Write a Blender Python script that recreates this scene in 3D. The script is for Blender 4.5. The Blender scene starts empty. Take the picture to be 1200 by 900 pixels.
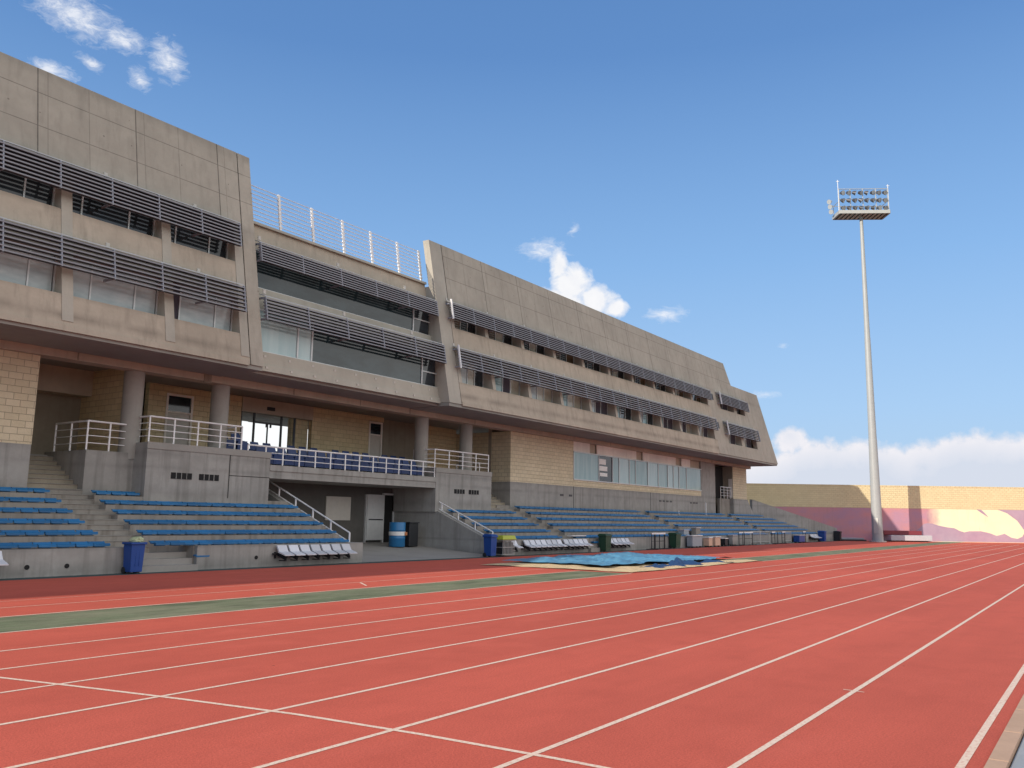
import bpy, math, random
from mathutils import Vector, Matrix
random.seed(7)
D=bpy.data; SC=bpy.context.scene; COL=SC.collection
R=math.radians

# ---------------------------------------------------------------- materials
def mat(name):
    m=D.materials.new(name); m.use_nodes=True; nt=m.node_tree
    b=nt.nodes['Principled BSDF']; return m,nt,b
def N(nt,t,**k):
    n=nt.nodes.new(t)
    for a,v in k.items():
        if a in n.inputs: n.inputs[a].default_value=v
        else: setattr(n,a,v)
    return n
def L(nt,a,b): nt.links.new(a,b)
def wpos(nt): return N(nt,'ShaderNodeNewGeometry').outputs['Position']
def mth(nt,op,a,b=None,c=None,clamp=False):
    n=nt.nodes.new('ShaderNodeMath'); n.operation=op; n.use_clamp=clamp
    for i,v in enumerate((a,b,c)):
        if v is None: continue
        if isinstance(v,(int,float)): n.inputs[i].default_value=v
        else: L(nt,v,n.inputs[i])
    return n.outputs[0]
def noise(nt,vec,scale,detail=4,rough=.55,scl=None,dist=0):
    if scl:
        mp=N(nt,'ShaderNodeMapping'); mp.inputs['Scale'].default_value=scl; L(nt,vec,mp.inputs['Vector']); vec=mp.outputs[0]
    n=N(nt,'ShaderNodeTexNoise'); n.inputs['Scale'].default_value=scale; n.inputs['Detail'].default_value=detail
    n.inputs['Roughness'].default_value=rough; n.inputs['Distortion'].default_value=dist
    L(nt,vec,n.inputs['Vector']); return n.outputs['Fac']
def ramp(nt,fac,stops):
    r=N(nt,'ShaderNodeValToRGB'); e=r.color_ramp.elements
    while len(e)<len(stops): e.new(.5)
    for i,(p,c) in enumerate(stops):
        e[i].position=p; e[i].color=(c,c,c,1) if isinstance(c,(int,float)) else (*c,1)
    L(nt,fac,r.inputs[0]); return r.outputs[0]
def mix(nt,f,a,b,mode='MIX'):
    n=N(nt,'ShaderNodeMix'); n.data_type='RGBA'; n.blend_type=mode
    def s(i,v):
        if isinstance(v,(int,float)): n.inputs[i].default_value=v
        elif isinstance(v,tuple): n.inputs[i].default_value=(*v,1)
        else: L(nt,v,n.inputs[i])
    s(0,f); s(6,a); s(7,b); return n.outputs[2]
def bump(nt,b,h,dist=.01,st=.5):
    n=N(nt,'ShaderNodeBump'); n.inputs['Strength'].default_value=st; n.inputs['Distance'].default_value=dist
    L(nt,h,n.inputs['Height']); L(nt,n.outputs[0],b.inputs['Normal'])
def plain(name,c,rough=.6,metal=0,var=.12,scale=6,spec=.5):
    m,nt,b=mat(name)
    tc=N(nt,'ShaderNodeTexCoord').outputs['Object']
    f=noise(nt,tc,scale,3)
    L(nt,mix(nt,f,tuple(x*(1-var) for x in c),tuple(min(1,x*(1+var)) for x in c)),b.inputs['Base Color'])
    b.inputs['Roughness'].default_value=rough; b.inputs['Metallic'].default_value=metal
    b.inputs['Specular IOR Level'].default_value=spec
    return m

def concrete(name,c,stain=.35,seams=None,streak=.3,dark=(.10,.085,.07),rough=.85,holes=False,band=None):
    m,nt,b=mat(name); P=wpos(nt)
    n1=noise(nt,P,.35,6,.6); n2=noise(nt,P,2.3,6,.65); n3=noise(nt,P,14,4,.6)
    col=mix(nt,ramp(nt,n1,[(.3,0),(.7,1)]),tuple(x*.84 for x in c),tuple(x*1.12 for x in c))
    col=mix(nt,mth(nt,'MULTIPLY',ramp(nt,n2,[(.35,0),(.75,1)]),stain),col,tuple(x*.62 for x in c))
    st=noise(nt,P,1.0,5,.6,scl=(3.5,3.5,.22))
    col=mix(nt,mth(nt,'MULTIPLY',ramp(nt,st,[(.5,0),(.78,1)]),streak),col,dark)
    col=mix(nt,mth(nt,'MULTIPLY',n3,.18),col,tuple(x*.5 for x in c))
    h=n3
    if band:
        sz=N(nt,'ShaderNodeSeparateXYZ'); L(nt,P,sz.inputs[0])
        for zc,wd,am in band:
            g=mth(nt,'SUBTRACT',1,mth(nt,'DIVIDE',mth(nt,'ABSOLUTE',mth(nt,'SUBTRACT',sz.outputs[2],zc)),wd),clamp=True)
            ns=noise(nt,P,.9,5,.65,scl=(1,1,.6))
            col=mix(nt,mth(nt,'MULTIPLY',mth(nt,'MULTIPLY',g,ramp(nt,ns,[(.35,.15),(.65,1)])),am),col,tuple(x*.3 for x in c))
    if seams:
        sx=N(nt,'ShaderNodeSeparateXYZ'); L(nt,P,sx.inputs[0]); X,Y,Z=sx.outputs
        per,off,hz=seams
        tot=None
        # board panels : slight tone change per pour panel
        cell=mth(nt,'FLOOR',mth(nt,'DIVIDE',mth(nt,'SUBTRACT',X,off),per/2))
        zc=mth(nt,'FLOOR',mth(nt,'DIVIDE',mth(nt,'SUBTRACT',Z,hz[0]),hz[1]-hz[0]))
        wn=N(nt,'ShaderNodeTexWhiteNoise'); wn.noise_dimensions='2D'
        cb=N(nt,'ShaderNodeCombineXYZ'); L(nt,cell,cb.inputs[0]); L(nt,zc,cb.inputs[1]); L(nt,cb.outputs[0],wn.inputs['Vector'])
        col=mix(nt,mth(nt,'MULTIPLY',wn.outputs['Value'],.22),col,tuple(x*.62 for x in c))
        def line(v,o,p_,w,s):
            t=mth(nt,'ABSOLUTE',mth(nt,'SUBTRACT',mth(nt,'FRACT',mth(nt,'ADD',mth(nt,'DIVIDE',mth(nt,'SUBTRACT',v,o),p_),.5)),.5))
            return mth(nt,'MULTIPLY',mth(nt,'SUBTRACT',1,mth(nt,'MULTIPLY',t,p_/w),clamp=True),s,clamp=True)
        l1=line(X,off,per,.03,1.1); l2=line(X,off+per*.5,per,.02,.55); l3=line(X,off+.3,per,.022,.45)
        tot=mth(nt,'MAXIMUM',mth(nt,'MAXIMUM',l1,l2),l3)
        hi=mth(nt,'GREATER_THAN',Z,11.7); tot=mth(nt,'MULTIPLY',tot,hi)
        for z in hz:
            d=mth(nt,'ABSOLUTE',mth(nt,'SUBTRACT',Z,z))
            tot=mth(nt,'MAXIMUM',tot,mth(nt,'MULTIPLY',mth(nt,'SUBTRACT',1,mth(nt,'DIVIDE',d,.022),clamp=True),.8))
        # rain marks below roofline
        tot=mth(nt,'MULTIPLY',tot,mth(nt,'ADD',.45,mth(nt,'MULTIPLY',n2,.9)),clamp=True)
        col=mix(nt,mth(nt,'MULTIPLY',tot,.85),col,(.045,.04,.035))
        # tie holes
        vo=N(nt,'ShaderNodeTexVoronoi'); vo.inputs['Randomness'].default_value=.12
        mp=N(nt,'ShaderNodeMapping'); mp.inputs['Scale'].default_value=(1,0.0,1); L(nt,P,mp.inputs[0])
        L(nt,mp.outputs[0],vo.inputs['Vector']); vo.inputs['Scale'].default_value=1.05
        ho=mth(nt,'LESS_THAN',vo.outputs['Distance'],.032)
        col=mix(nt,mth(nt,'MULTIPLY',ho,.45),col,(.05,.04,.03))
    L(nt,col,b.inputs['Base Color']); b.inputs['Roughness'].default_value=rough
    b.inputs['Specular IOR Level'].default_value=.25
    bump(nt,b,h,.012,.35); return m

def brick(name,c1,c2,mort,w=.41,hh=.205,dirt=.3,op='ADD'):
    m,nt,b=mat(name); P=wpos(nt)
    sx=N(nt,'ShaderNodeSeparateXYZ'); L(nt,P,sx.inputs[0])
    cb=N(nt,'ShaderNodeCombineXYZ'); L(nt,mth(nt,op,sx.outputs[0],sx.outputs[1]),cb.inputs[0]); L(nt,sx.outputs[2],cb.inputs[1])
    br=N(nt,'ShaderNodeTexBrick'); L(nt,cb.outputs[0],br.inputs['Vector'])
    br.inputs['Scale'].default_value=1; br.inputs['Brick Width'].default_value=w; br.inputs['Row Height'].default_value=hh
    br.inputs['Mortar Size'].default_value=.009; br.inputs['Mortar Smooth'].default_value=.2; br.inputs['Bias'].default_value=-.1
    br.inputs['Color1'].default_value=(*c1,1); br.inputs['Color2'].default_value=(*c2,1); br.inputs['Mortar'].default_value=(*mort,1)
    n=noise(nt,P,1.1,5,.6); n2=noise(nt,P,16,4,.7)
    col=mix(nt,mth(nt,'MULTIPLY',ramp(nt,n,[(.35,0),(.75,1)]),dirt),br.outputs['Color'],tuple(x*.5 for x in c1))
    col=mix(nt,mth(nt,'MULTIPLY',n2,.35),col,tuple(x*.55 for x in c1))
    L(nt,col,b.inputs['Base Color']); b.inputs['Roughness'].default_value=.9; b.inputs['Specular IOR Level'].default_value=.2
    hgt=mth(nt,'ADD',mth(nt,'MULTIPLY',br.outputs['Fac'],-1.0),mth(nt,'MULTIPLY',n2,.7))
    bump(nt,b,hgt,.03,.7); return m

def track_mat(name,c,stain=(.20,.045,.03),spark=True,wear=None):
    m,nt,b=mat(name); P=wpos(nt)
    n0=noise(nt,P,.22,5,.6,scl=(.35,1,1)); n1=noise(nt,P,1.6,6,.65); n2=noise(nt,P,55,2,.6); n3=noise(nt,P,95,3,.75)
    col=mix(nt,ramp(nt,n0,[(.35,0),(.68,1)]),tuple(x*.85 for x in c),tuple(min(1,x*1.1) for x in c))
    col=mix(nt,mth(nt,'MULTIPLY',ramp(nt,n1,[(.48,0),(.8,1)]),.35),col,stain)
    col=mix(nt,mth(nt,'MULTIPLY',ramp(nt,n2,[(.42,0),(.62,1)]),.42),col,stain)
    col=mix(nt,mth(nt,'MULTIPLY',ramp(nt,n3,[(.5,0),(.66,1)]),.34),col,tuple(min(1,x*1.6) for x in c))
    ln=noise(nt,P,1.0,5,.6,scl=(.06,2.2,1)); col=mix(nt,mth(nt,'MULTIPLY',ramp(nt,ln,[(.4,0),(.7,1)]),.28),col,tuple(x*.72 for x in c))
    pt=noise(nt,P,.7,5,.7,scl=(.5,1,1)); col=mix(nt,mth(nt,'MULTIPLY',ramp(nt,pt,[(.55,0),(.75,1)]),.22),col,tuple(min(1,x*1.25+.03) for x in c))
    if wear:
        w=noise(nt,P,.8,6,.75,scl=(.35,1.5,1)); w4=noise(nt,P,2.2,6,.7,scl=(.5,1,1)); col=mix(nt,mth(nt,'MULTIPLY',ramp(nt,w4,[(.42,0),(.66,1)]),.55),col,stain)
        col=mix(nt,mth(nt,'MULTIPLY',ramp(nt,w,[(.42,0),(.62,1)]),.8),col,wear)
    # scattered dark scuffs / debris
    vo=N(nt,'ShaderNodeTexVoronoi'); vo.inputs['Scale'].default_value=1.3; L(nt,P,vo.inputs['Vector'])
    sp=mth(nt,'LESS_THAN',vo.outputs['Distance'],.022)
    col=mix(nt,mth(nt,'MULTIPLY',sp,.6),col,(.06,.03,.02))
    L(nt,col,b.inputs['Base Color']); b.inputs['Roughness'].default_value=.93; b.inputs['Specular IOR Level'].default_value=.15
    bump(nt,b,mth(nt,'ADD',n2,n3),.006,.55); return m

M={}
M['wall']=concrete('board_marked_concrete',(.47,.425,.355),seams=(3.165,30.36,[12.92,14.03]),streak=.3,band=[(14.8,.3,.45),(11.75,.25,.35)])
M['wallwarm']=concrete('warm_concrete',(.49,.42,.335),stain=.35,streak=.4,band=[(7.16,.2,.6),(7.78,.12,.35),(10.42,.14,.4),(9.15,.2,.45)])
M['fin']=concrete('pale_concrete',(.46,.425,.36),stain=.25,streak=.15)
M['grey']=concrete('grey_concrete',(.38,.37,.345),stain=.5,streak=.6,dark=(.11,.10,.09),band=[(3.6,.18,.4),(3.15,.12,.3),(.1,.3,.6),(.68,.08,.4),(2.3,.3,.4)])
M['colm']=concrete('column_concrete',(.40,.39,.355),stain=.3,streak=.2)
M['tun']=concrete('shaded_tunnel_concrete',(.13,.125,.115),stain=.5,streak=.3)  # darker concrete copy, the tunnel's shade is put into its colour
M['step']=concrete('weathered_concrete',(.33,.305,.27),stain=.55,streak=.75,dark=(.10,.075,.055))
M['floor']=concrete('slab_concrete',(.34,.325,.30),stain=.3,streak=0)
M['beam']=concrete('tan_beam_concrete',(.56,.49,.39),stain=.35,streak=.2)
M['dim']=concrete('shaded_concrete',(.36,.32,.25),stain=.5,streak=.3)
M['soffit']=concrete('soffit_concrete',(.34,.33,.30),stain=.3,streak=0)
M['brick']=brick('cream_block',(.80,.69,.49),(.70,.60,.41),(.40,.33,.24))
M['brickwall']=brick('pale_yellow_block',(.84,.70,.42),(.78,.64,.38),(.62,.49,.29),dirt=.15,w=.6,op='SUBTRACT')
M['brickdk']=brick('ochre_block',(.82,.68,.43),(.72,.59,.36),(.48,.39,.25))
M['plate']=plain('pale_plate',(.50,.47,.42),.6)
M['white']=plain('white_paint',(.78,.77,.74),.45)
M['whitemetal']=plain('white_rail_paint',(.80,.80,.80),.35,0,.05)
M['louvre']=plain('grey_aluminium',(.27,.285,.33),.5,.1,.08)
M['louvreface']=plain('light_aluminium',(.25,.255,.28),.5,.1,.08)
M['under']=plain('louvre_underside_shade',(.045,.045,.055),.6)  # shade beneath the louvre blades put into the colour
M['louvretop']=plain('pale_aluminium',(.46,.48,.50),.5,.1,.06)
M['bracket']=plain('dark_steel',(.06,.06,.07),.5,.3)
M['frame']=plain('light_frame',(.55,.56,.56),.4,.3)
M['frameddk']=plain('dark_frame',(.05,.05,.055),.4,.3)
M['door']=plain('cream_door',(.55,.52,.46),.5)
M['doorw']=plain('white_door',(.62,.63,.62),.5)
M['panelcream']=concrete('cream_render',(.90,.85,.77),stain=.15,streak=.15)
def glassy(name,c,rough=.06,spec=.6,vary=None,scl=(1,1,2.5)):
    m,nt,b=mat(name); P=wpos(nt)
    n=noise(nt,P,.9,4,.6,scl=scl)
    L(nt,mix(nt,ramp(nt,n,[(.4,0),(.65,1)]),c,vary or tuple(x*1.5 for x in c)),b.inputs['Base Color'])
    b.inputs['Roughness'].default_value=rough; b.inputs['Specular IOR Level'].default_value=spec
    n2=noise(nt,P,.7,2); bump(nt,b,n2,.02,.12); return m
M['glass']=glassy('dark_glass',(.016,.02,.024),vary=(.035,.045,.055))
M['glassteal']=glassy('teal_glass',(.012,.026,.032),vary=(.03,.055,.065))
M['glassbrown']=glassy('brown_blind_glass',(.10,.065,.04),vary=(.15,.10,.06))
M['blind']=glassy('blind_behind_glass',(.36,.42,.44),.15,.5,(.50,.55,.55))
M['blindwarm']=glassy('warm_blind_behind_glass',(.36,.33,.27),.15,.5,(.44,.41,.33))
M['screen']=glassy('blue_grey_glazing',(.21,.35,.37),.10,.6,(.30,.44,.45),(2.6,1,.35))
M['screen2']=glassy('pale_glazing',(.33,.48,.50),.10,.6,(.42,.56,.57),(2.6,1,.35))
M['curtain']=plain('dark_curtain',(.07,.06,.08),.9)
M['black']=plain('black_void',(.012,.012,.012),.9)
m,nt,b=mat('clear_glass'); b.inputs['Base Color'].default_value=(.95,.98,1,1); b.inputs['Roughness'].default_value=.0
b.inputs['Transmission Weight'].default_value=1; b.inputs['IOR'].default_value=1.01; M['clear']=m
M['track']=track_mat('red_track',(.62,.128,.084),stain=(.34,.064,.044))
M['green']=track_mat('green_runway',(.185,.22,.125),stain=(.06,.06,.042),wear=(.27,.26,.17))
M['dkgreen']=plain('dark_green_rubber',(.035,.065,.06),.9)
def line_mat():
    m,nt,b=mat('line_paint'); P=wpos(nt)
    n=noise(nt,P,30,3,.7); n2=noise(nt,P,1.3,4,.6)
    col=mix(nt,ramp(nt,n,[(.47,0),(.72,1)]),(.80,.635,.495),(.64,.33,.235))
    col=mix(nt,mth(nt,'MULTIPLY',ramp(nt,n2,[(.5,0),(.8,1)]),.4),col,(.78,.46,.34))
    L(nt,col,b.inputs['Base Color']); b.inputs['Roughness'].default_value=.85; return m
M['line']=line_mat()
M['kerb']=concrete('kerb_concrete',(.58,.38,.26),stain=.4,streak=0)
M['gutter']=concrete('blue_grey_concrete',(.36,.38,.40),stain=.3,streak=0)
def grass_m():
    m,nt,b=mat('grass'); P=wpos(nt); n=noise(nt,P,8,5,.7); n2=noise(nt,P,.2,4)
    c=mix(nt,n,(.035,.055,.015),(.10,.12,.04)); c=mix(nt,mth(nt,'MULTIPLY',n2,.5),c,(.14,.12,.06))
    L(nt,c,b.inputs['Base Color']); b.inputs['Roughness'].default_value=.95; bump(nt,b,n,.03,.8); return m
M['grass']=grass_m()
def sand_m():
    m,nt,b=mat('sand'); P=wpos(nt); n=noise(nt,P,5,6,.7); n1=noise(nt,P,60,3,.6)
    c=mix(nt,n,(.62,.42,.22),(.84,.66,.40)); L(nt,c,b.inputs['Base Color']); b.inputs['Roughness'].default_value=.95
    bump(nt,b,mth(nt,'ADD',n,n1),.05,.8); return m
M['sand']=sand_m()
def seat_m(name,c):
    m,nt,b=mat(name); oi=N(nt,'ShaderNodeObjectInfo'); tc=N(nt,'ShaderNodeTexCoord').outputs['Object']
    f=noise(nt,tc,4,4)
    a=mix(nt,oi.outputs['Random'],tuple(x*.8 for x in c),tuple(min(1,x*1.2) for x in c))
    a=mix(nt,mth(nt,'MULTIPLY',f,.35),a,tuple(x*.55+.03 for x in c))
    L(nt,a,b.inputs['Base Color']); b.inputs['Roughness'].default_value=.45; return m
M['seat']=seat_m('blue_seat_plastic',(.012,.14,.33))
M['navy']=seat_m('navy_seat_plastic',(.006,.035,.15))
M['seatw']=seat_m('white_seat_plastic',(.66,.67,.70))
M['binblue']=plain('blue_bin_plastic',(.008,.06,.27),.4)
M['bingreen']=plain('green_bin_plastic',(.015,.06,.03),.45)
M['bindark']=plain('dark_bin_plastic',(.02,.022,.025),.5)
M['barrel']=plain('blue_barrel_paint',(.02,.16,.36),.4)
M['bag']=plain('pale_green_bag',(.42,.47,.28),.5)
M['yellow']=plain('yellow_green_paint',(.42,.46,.04),.5)
M['rust']=plain('rust_orange',(.45,.16,.06),.7)
M['maroon']=plain('maroon_cover',(.20,.03,.04),.6)
M['matw']=plain('grey_white_cover',(.50,.50,.52),.6)
M['foam']=plain('peach_foam',(.62,.42,.30),.7)
M['boxgrey']=plain('grey_box',(.30,.33,.36),.6)
M['darkmetal']=plain('dark_metal',(.03,.03,.035),.5,.4)
M['galv']=plain('galvanised_steel',(.50,.50,.47),.5,.35,.1,3)
M['lampf']=plain('lamp_housing',(.10,.10,.11),.4,.5)
M['lampg']=plain('lamp_glass',(.45,.48,.5),.12,0,.1)
def tarp_m():
    m,nt,b=mat('blue_tarpaulin'); P=wpos(nt)
    n=noise(nt,P,1.2,5,.6); n2=noise(nt,P,7,4,.6)
    geo=N(nt,'ShaderNodeNewGeometry')
    c=mix(nt,ramp(nt,n,[(.35,0),(.7,1)]),(.035,.17,.31),(.09,.29,.44))
    c=mix(nt,mth(nt,'MULTIPLY',n2,.3),c,(.35,.55,.66)); c=mix(nt,geo.outputs['Backfacing'],c,(.02,.05,.12))
    L(nt,c,b.inputs['Base Color']); b.inputs['Roughness'].default_value=.45; return m
M['tarp']=tarp_m()

# ---------------------------------------------------------------- mesh builder
class MB:
    def __init__(s): s.v=[]; s.f=[]
    def add(s,vs,fs):
        o=len(s.v); s.v+= [tuple(v) for v in vs]; s.f+=[tuple(i+o for i in f) for f in fs]; return s
    def box(s,x0,x1,y0,y1,z0,z1):
        return s.add([(x0,y0,z0),(x1,y0,z0),(x1,y1,z0),(x0,y1,z0),(x0,y0,z1),(x1,y0,z1),(x1,y1,z1),(x0,y1,z1)],
          [(0,3,2,1),(4,5,6,7),(0,1,5,4),(1,2,6,5),(2,3,7,6),(3,0,4,7)])
    def loft(s,A,B):
        n=len(A); fs=[tuple(range(n))[::-1],tuple(range(n,2*n))]
        fs+=[(i,(i+1)%n,n+(i+1)%n,n+i) for i in range(n)]
        return s.add(list(A)+list(B),fs)
    def prism(s,yz,x0,x1):   # section in YZ swept along X ; x0/x1 may be functions of z
        a=x0 if callable(x0) else (lambda z:x0); b=x1 if callable(x1) else (lambda z:x1)
        return s.loft([(a(z),y,z) for y,z in yz],[(b(z),y,z) for y,z in yz])
    def plate(s,xy,z0,z1): return s.loft([(x,y,z0) for x,y in xy],[(x,y,z1) for x,y in xy])
    def tube(s,p,q,r,r2=None,n=8,cap=True):
        p=Vector(p);q=Vector(q);r2=r if r2 is None else r2
        d=(q-p).normalized(); a=d.cross(Vector((0,0,1)))
        if a.length<1e-3: a=Vector((1,0,0))
        a.normalize(); b=d.cross(a)
        A=[p+(a*math.cos(t)+b*math.sin(t))*r for t in [2*math.pi*i/n for i in range(n)]]
        B=[q+(a*math.cos(t)+b*math.sin(t))*r2 for t in [2*math.pi*i/n for i in range(n)]]
        o=len(s.v); s.v+=[tuple(v) for v in A+B]
        s.f+=[(o+i,o+n+i,o+n+(i+1)%n,o+(i+1)%n) for i in range(n)]
        if cap: s.f+=[tuple(o+i for i in range(n)),tuple(o+n+i for i in range(n))[::-1]]
        return s
    def bar(s,p,q,w,h):  # rectangular bar, h vertical-ish
        p=Vector(p);q=Vector(q);d=(q-p).normalized()
        a=d.cross(Vector((0,0,1)))
        if a.length<1e-3: a=Vector((1,0,0))
        a.normalize(); b=a.cross(d)
        A=[p+a*(i*w/2)+b*(j*h/2) for i,j in ((-1,-1),(1,-1),(1,1),(-1,1))]
        B=[v+(q-p) for v in A]; return s.loft(A,B)
    def build(s,name,m,root=None,smooth=False,bevel=0,loc=None):
        base=Vector(root.matrix_basis.translation) if (root and loc is None) else Vector(loc or (0,0,0))
        if root and root.parent: base=base+Vector(root.parent.matrix_basis.translation)
        me=D.meshes.new(name); me.from_pydata([tuple(Vector(v)-base) for v in s.v],[],s.f)
        me.materials.append(m); me.validate(); me.update()
        import bmesh
        bm=bmesh.new(); bm.from_mesh(me); bmesh.ops.recalc_face_normals(bm,faces=bm.faces)
        if bevel: bmesh.ops.bevel(bm,geom=bm.edges[:],offset=bevel,segments=1,affect='EDGES',clamp_overlap=True)
        bm.to_mesh(me); bm.free()
        if smooth:
            for p in me.polygons: p.use_smooth=True
            me.set_sharp_from_angle(angle=R(40))
        o=D.objects.new(name,me); COL.objects.link(o)
        if root: o.parent=root
        elif loc is not None: o.location=loc
        return o
def tag(o,label=None,cat=None,group=None,kind=None):
    if label: o['label']=label
    if cat: o['category']=cat
    if group: o['group']=group
    if kind: o['kind']=kind
    return o
def empty(name,loc,label,cat,group=None,rz=0):
    o=D.objects.new(name,None); o.empty_display_size=.3; COL.objects.link(o); o.location=loc
    o.rotation_euler=(0,0,rz); return tag(o,label,cat,group)
def dup(root,loc,rz=None,label=None,scale=None):
    r=root.copy(); COL.objects.link(r); r.location=loc
    if rz is not None: r.rotation_euler=(0,0,rz)
    if label: r['label']=label
    if scale: r.scale=scale
    for ch in list(root.children):
        c=ch.copy(); COL.objects.link(c); c.parent=r
        for g in ch.children:
            d=g.copy(); COL.objects.link(d); d.parent=c
    return r
def structure(name,m,mb): return tag(mb.build(name,m),kind='structure',label=None)

# ---------------------------------------------------------------- camera
f_px,pitch,yaw,roll=1000.,.15731,.610305,.0145
fw=Vector((math.cos(yaw)*math.cos(pitch),math.sin(yaw)*math.cos(pitch),math.sin(pitch)))
r0=Vector((math.sin(yaw),-math.cos(yaw),0)); u0=r0.cross(fw)
rr=r0*math.cos(roll)+u0*math.sin(roll); uu=-r0*math.sin(roll)+u0*math.cos(roll)
cam=D.cameras.new('camera'); co=D.objects.new('camera',cam); COL.objects.link(co)
co.matrix_world=Matrix(((rr.x,uu.x,-fw.x,0),(rr.y,uu.y,-fw.y,0),(rr.z,uu.z,-fw.z,1.6),(0,0,0,1)))
cam.sensor_width=36; cam.lens=36*f_px/1200; cam.clip_end=20000; cam.clip_start=.05
SC.camera=co

# ---------------------------------------------------------------- light
S=Vector((-2.28,.58,1)).normalized()
el=math.asin(S.z); rot=math.atan2(S.x,S.y)
sun=D.lights.new('sun','SUN'); so=D.objects.new('sun',sun); COL.objects.link(so)
sun.energy=4.8; sun.angle=R(.5); sun.color=(1,.90,.76)
so.rotation_euler=S.to_track_quat('Z','Y').to_euler(); so.location=(-40,20,60)
W=D.worlds.new('World'); SC.world=W; W.use_nodes=True; nt=W.node_tree; bg=nt.nodes['Background']
sky=N(nt,'ShaderNodeTexSky'); sky.sky_type='NISHITA'; sky.sun_disc=False; sky.sun_elevation=el; sky.sun_rotation=rot
sky.air_density=1.0; sky.dust_density=.8; sky.ozone_density=2.2; sky.altitude=100
tc=N(nt,'ShaderNodeTexCoord').outputs['Generated']
sx=N(nt,'ShaderNodeSeparateXYZ'); L(nt,tc,sx.inputs[0])
az=mth(nt,'MULTIPLY',mth(nt,'ARCTAN2',sx.outputs[1],sx.outputs[0]),57.2958)
ev=mth(nt,'MULTIPLY',mth(nt,'ARCSINE',sx.outputs[2]),57.2958)
cv=N(nt,'ShaderNodeCombineXYZ'); L(nt,az,cv.inputs[0]); L(nt,ev,cv.inputs[1])
AE=cv.outputs[0]
nz=noise(nt,AE,.55,8,.62,dist=.3); nzf=noise(nt,AE,1.6,8,.7,dist=.6,scl=(.7,1.5,1))
def blob(a,e,ra,re,rot=0):
    dx=mth(nt,'SUBTRACT',az,a); dy=mth(nt,'SUBTRACT',ev,e); c,s=math.cos(R(rot)),math.sin(R(rot))
    u=mth(nt,'DIVIDE',mth(nt,'ADD',mth(nt,'MULTIPLY',dx,c),mth(nt,'MULTIPLY',dy,s)),ra)
    v=mth(nt,'DIVIDE',mth(nt,'ADD',mth(nt,'MULTIPLY',dx,-s),mth(nt,'MULTIPLY',dy,c)),re)
    d=mth(nt,'SQRT',mth(nt,'ADD',mth(nt,'MULTIPLY',u,u),mth(nt,'MULTIPLY',v,v)))
    return mth(nt,'SUBTRACT',1,d)
def mx(l):
    o=l[0]
    for q in l[1:]: o=mth(nt,'MAXIMUM',o,q)
    return o
puff=mx([blob(30.9,15.7,1.7,1.6),blob(31.8,16.9,.8,1.1),blob(29.3,14.7,1.8,1.2),blob(31.5,14.4,2.8,1.4),blob(28.0,14.1,1.1,.8)])
puffm=mth(nt,'ADD',mth(nt,'MULTIPLY',puff,1.1),mth(nt,'MULTIPLY',mth(nt,'SUBTRACT',nz,.5),1.9))
puffm=ramp(nt,puffm,[(.05,0),(.3,.55),(.6,1)])
wisp=mx([blob(64.3,28.6,3.4,1.3,12),blob(61.5,28.0,1.8,.8,8),blob(58.7,27.4,1.2,1.5,-40),blob(60.3,26.0,.7,.8,-50),blob(65.3,25.4,1.6,.6),blob(63.2,26.3,1.0,.4,20),
 mth(nt,'SUBTRACT',blob(32.9,17.9,1.9,.9),.05),mth(nt,'SUBTRACT',blob(30.8,19.3,.7,1.1,30),.45),mth(nt,'SUBTRACT',blob(24.6,13.6,1.7,.7),.12),mth(nt,'SUBTRACT',blob(18.3,8.2,1.3,.35),.25),mth(nt,'SUBTRACT',blob(17,11.3,.6,.3),.35)])
wm=mth(nt,'ADD',wisp,mth(nt,'MULTIPLY',mth(nt,'SUBTRACT',nzf,.5),2.0))
wm=ramp(nt,wm,[(.0,0),(.5,.35),(1.15,.95)])
# cumulus bank over the horizon, lumpy top edge
lump=noise(nt,AE,.22,7,.55,scl=(1,.35,1)); lump2=noise(nt,AE,.9,6,.6)
top=mth(nt,'ADD',mth(nt,'ADD',4.6,mth(nt,'MULTIPLY',mth(nt,'SUBTRACT',lump,.5),3.2)),mth(nt,'MULTIPLY',mth(nt,'SUBTRACT',lump2,.5),2.6))
hump=mx([blob(5.3,2.5,7.5,4.2),blob(13.3,2.2,5.5,4.0),blob(16.9,5.6,1.5,1.3)])
top=mth(nt,'ADD',top,mth(nt,'MULTIPLY',mth(nt,'MAXIMUM',hump,0),2.6))
bank=ramp(nt,mth(nt,'ADD',.5,mth(nt,'MULTIPLY',mth(nt,'SUBTRACT',top,ev),.55)),[(.35,0),(.9,.9)])
edge=mth(nt,'SUBTRACT',1,mth(nt,'MULTIPLY',mth(nt,'ABSOLUTE',mth(nt,'SUBTRACT',mth(nt,'SUBTRACT',top,ev),1.0)),.55),clamp=True)
bcol=mix(nt,mth(nt,'MULTIPLY',edge,lump2),(4.7,4.95,5.6),(7.1,6.6,6.5))
K=.95
skyc=mix(nt,1.0,sky.outputs[0],(1.5,1.62,1.68),'MULTIPLY')
haze=ramp(nt,mth(nt,'DIVIDE',ev,30),[(0,.75),(.35,.42),(.75,.1),(1,.0)])
skyc=mix(nt,haze,skyc,(2.6,3.9,5.7))
tgt=ramp(nt,mth(nt,'DIVIDE',ev,60,clamp=True),[(0,(.455,.60,.78)),(.12,(.36,.555,.83)),(.28,(.225,.43,.76)),(.5,(.105,.25,.56)),(1,(.05,.14,.36))])
tgt=mix(nt,1.0,tgt,(6.7,6.7,6.7),'MULTIPLY')
skyc=mix(nt,.85,skyc,tgt)
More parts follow.
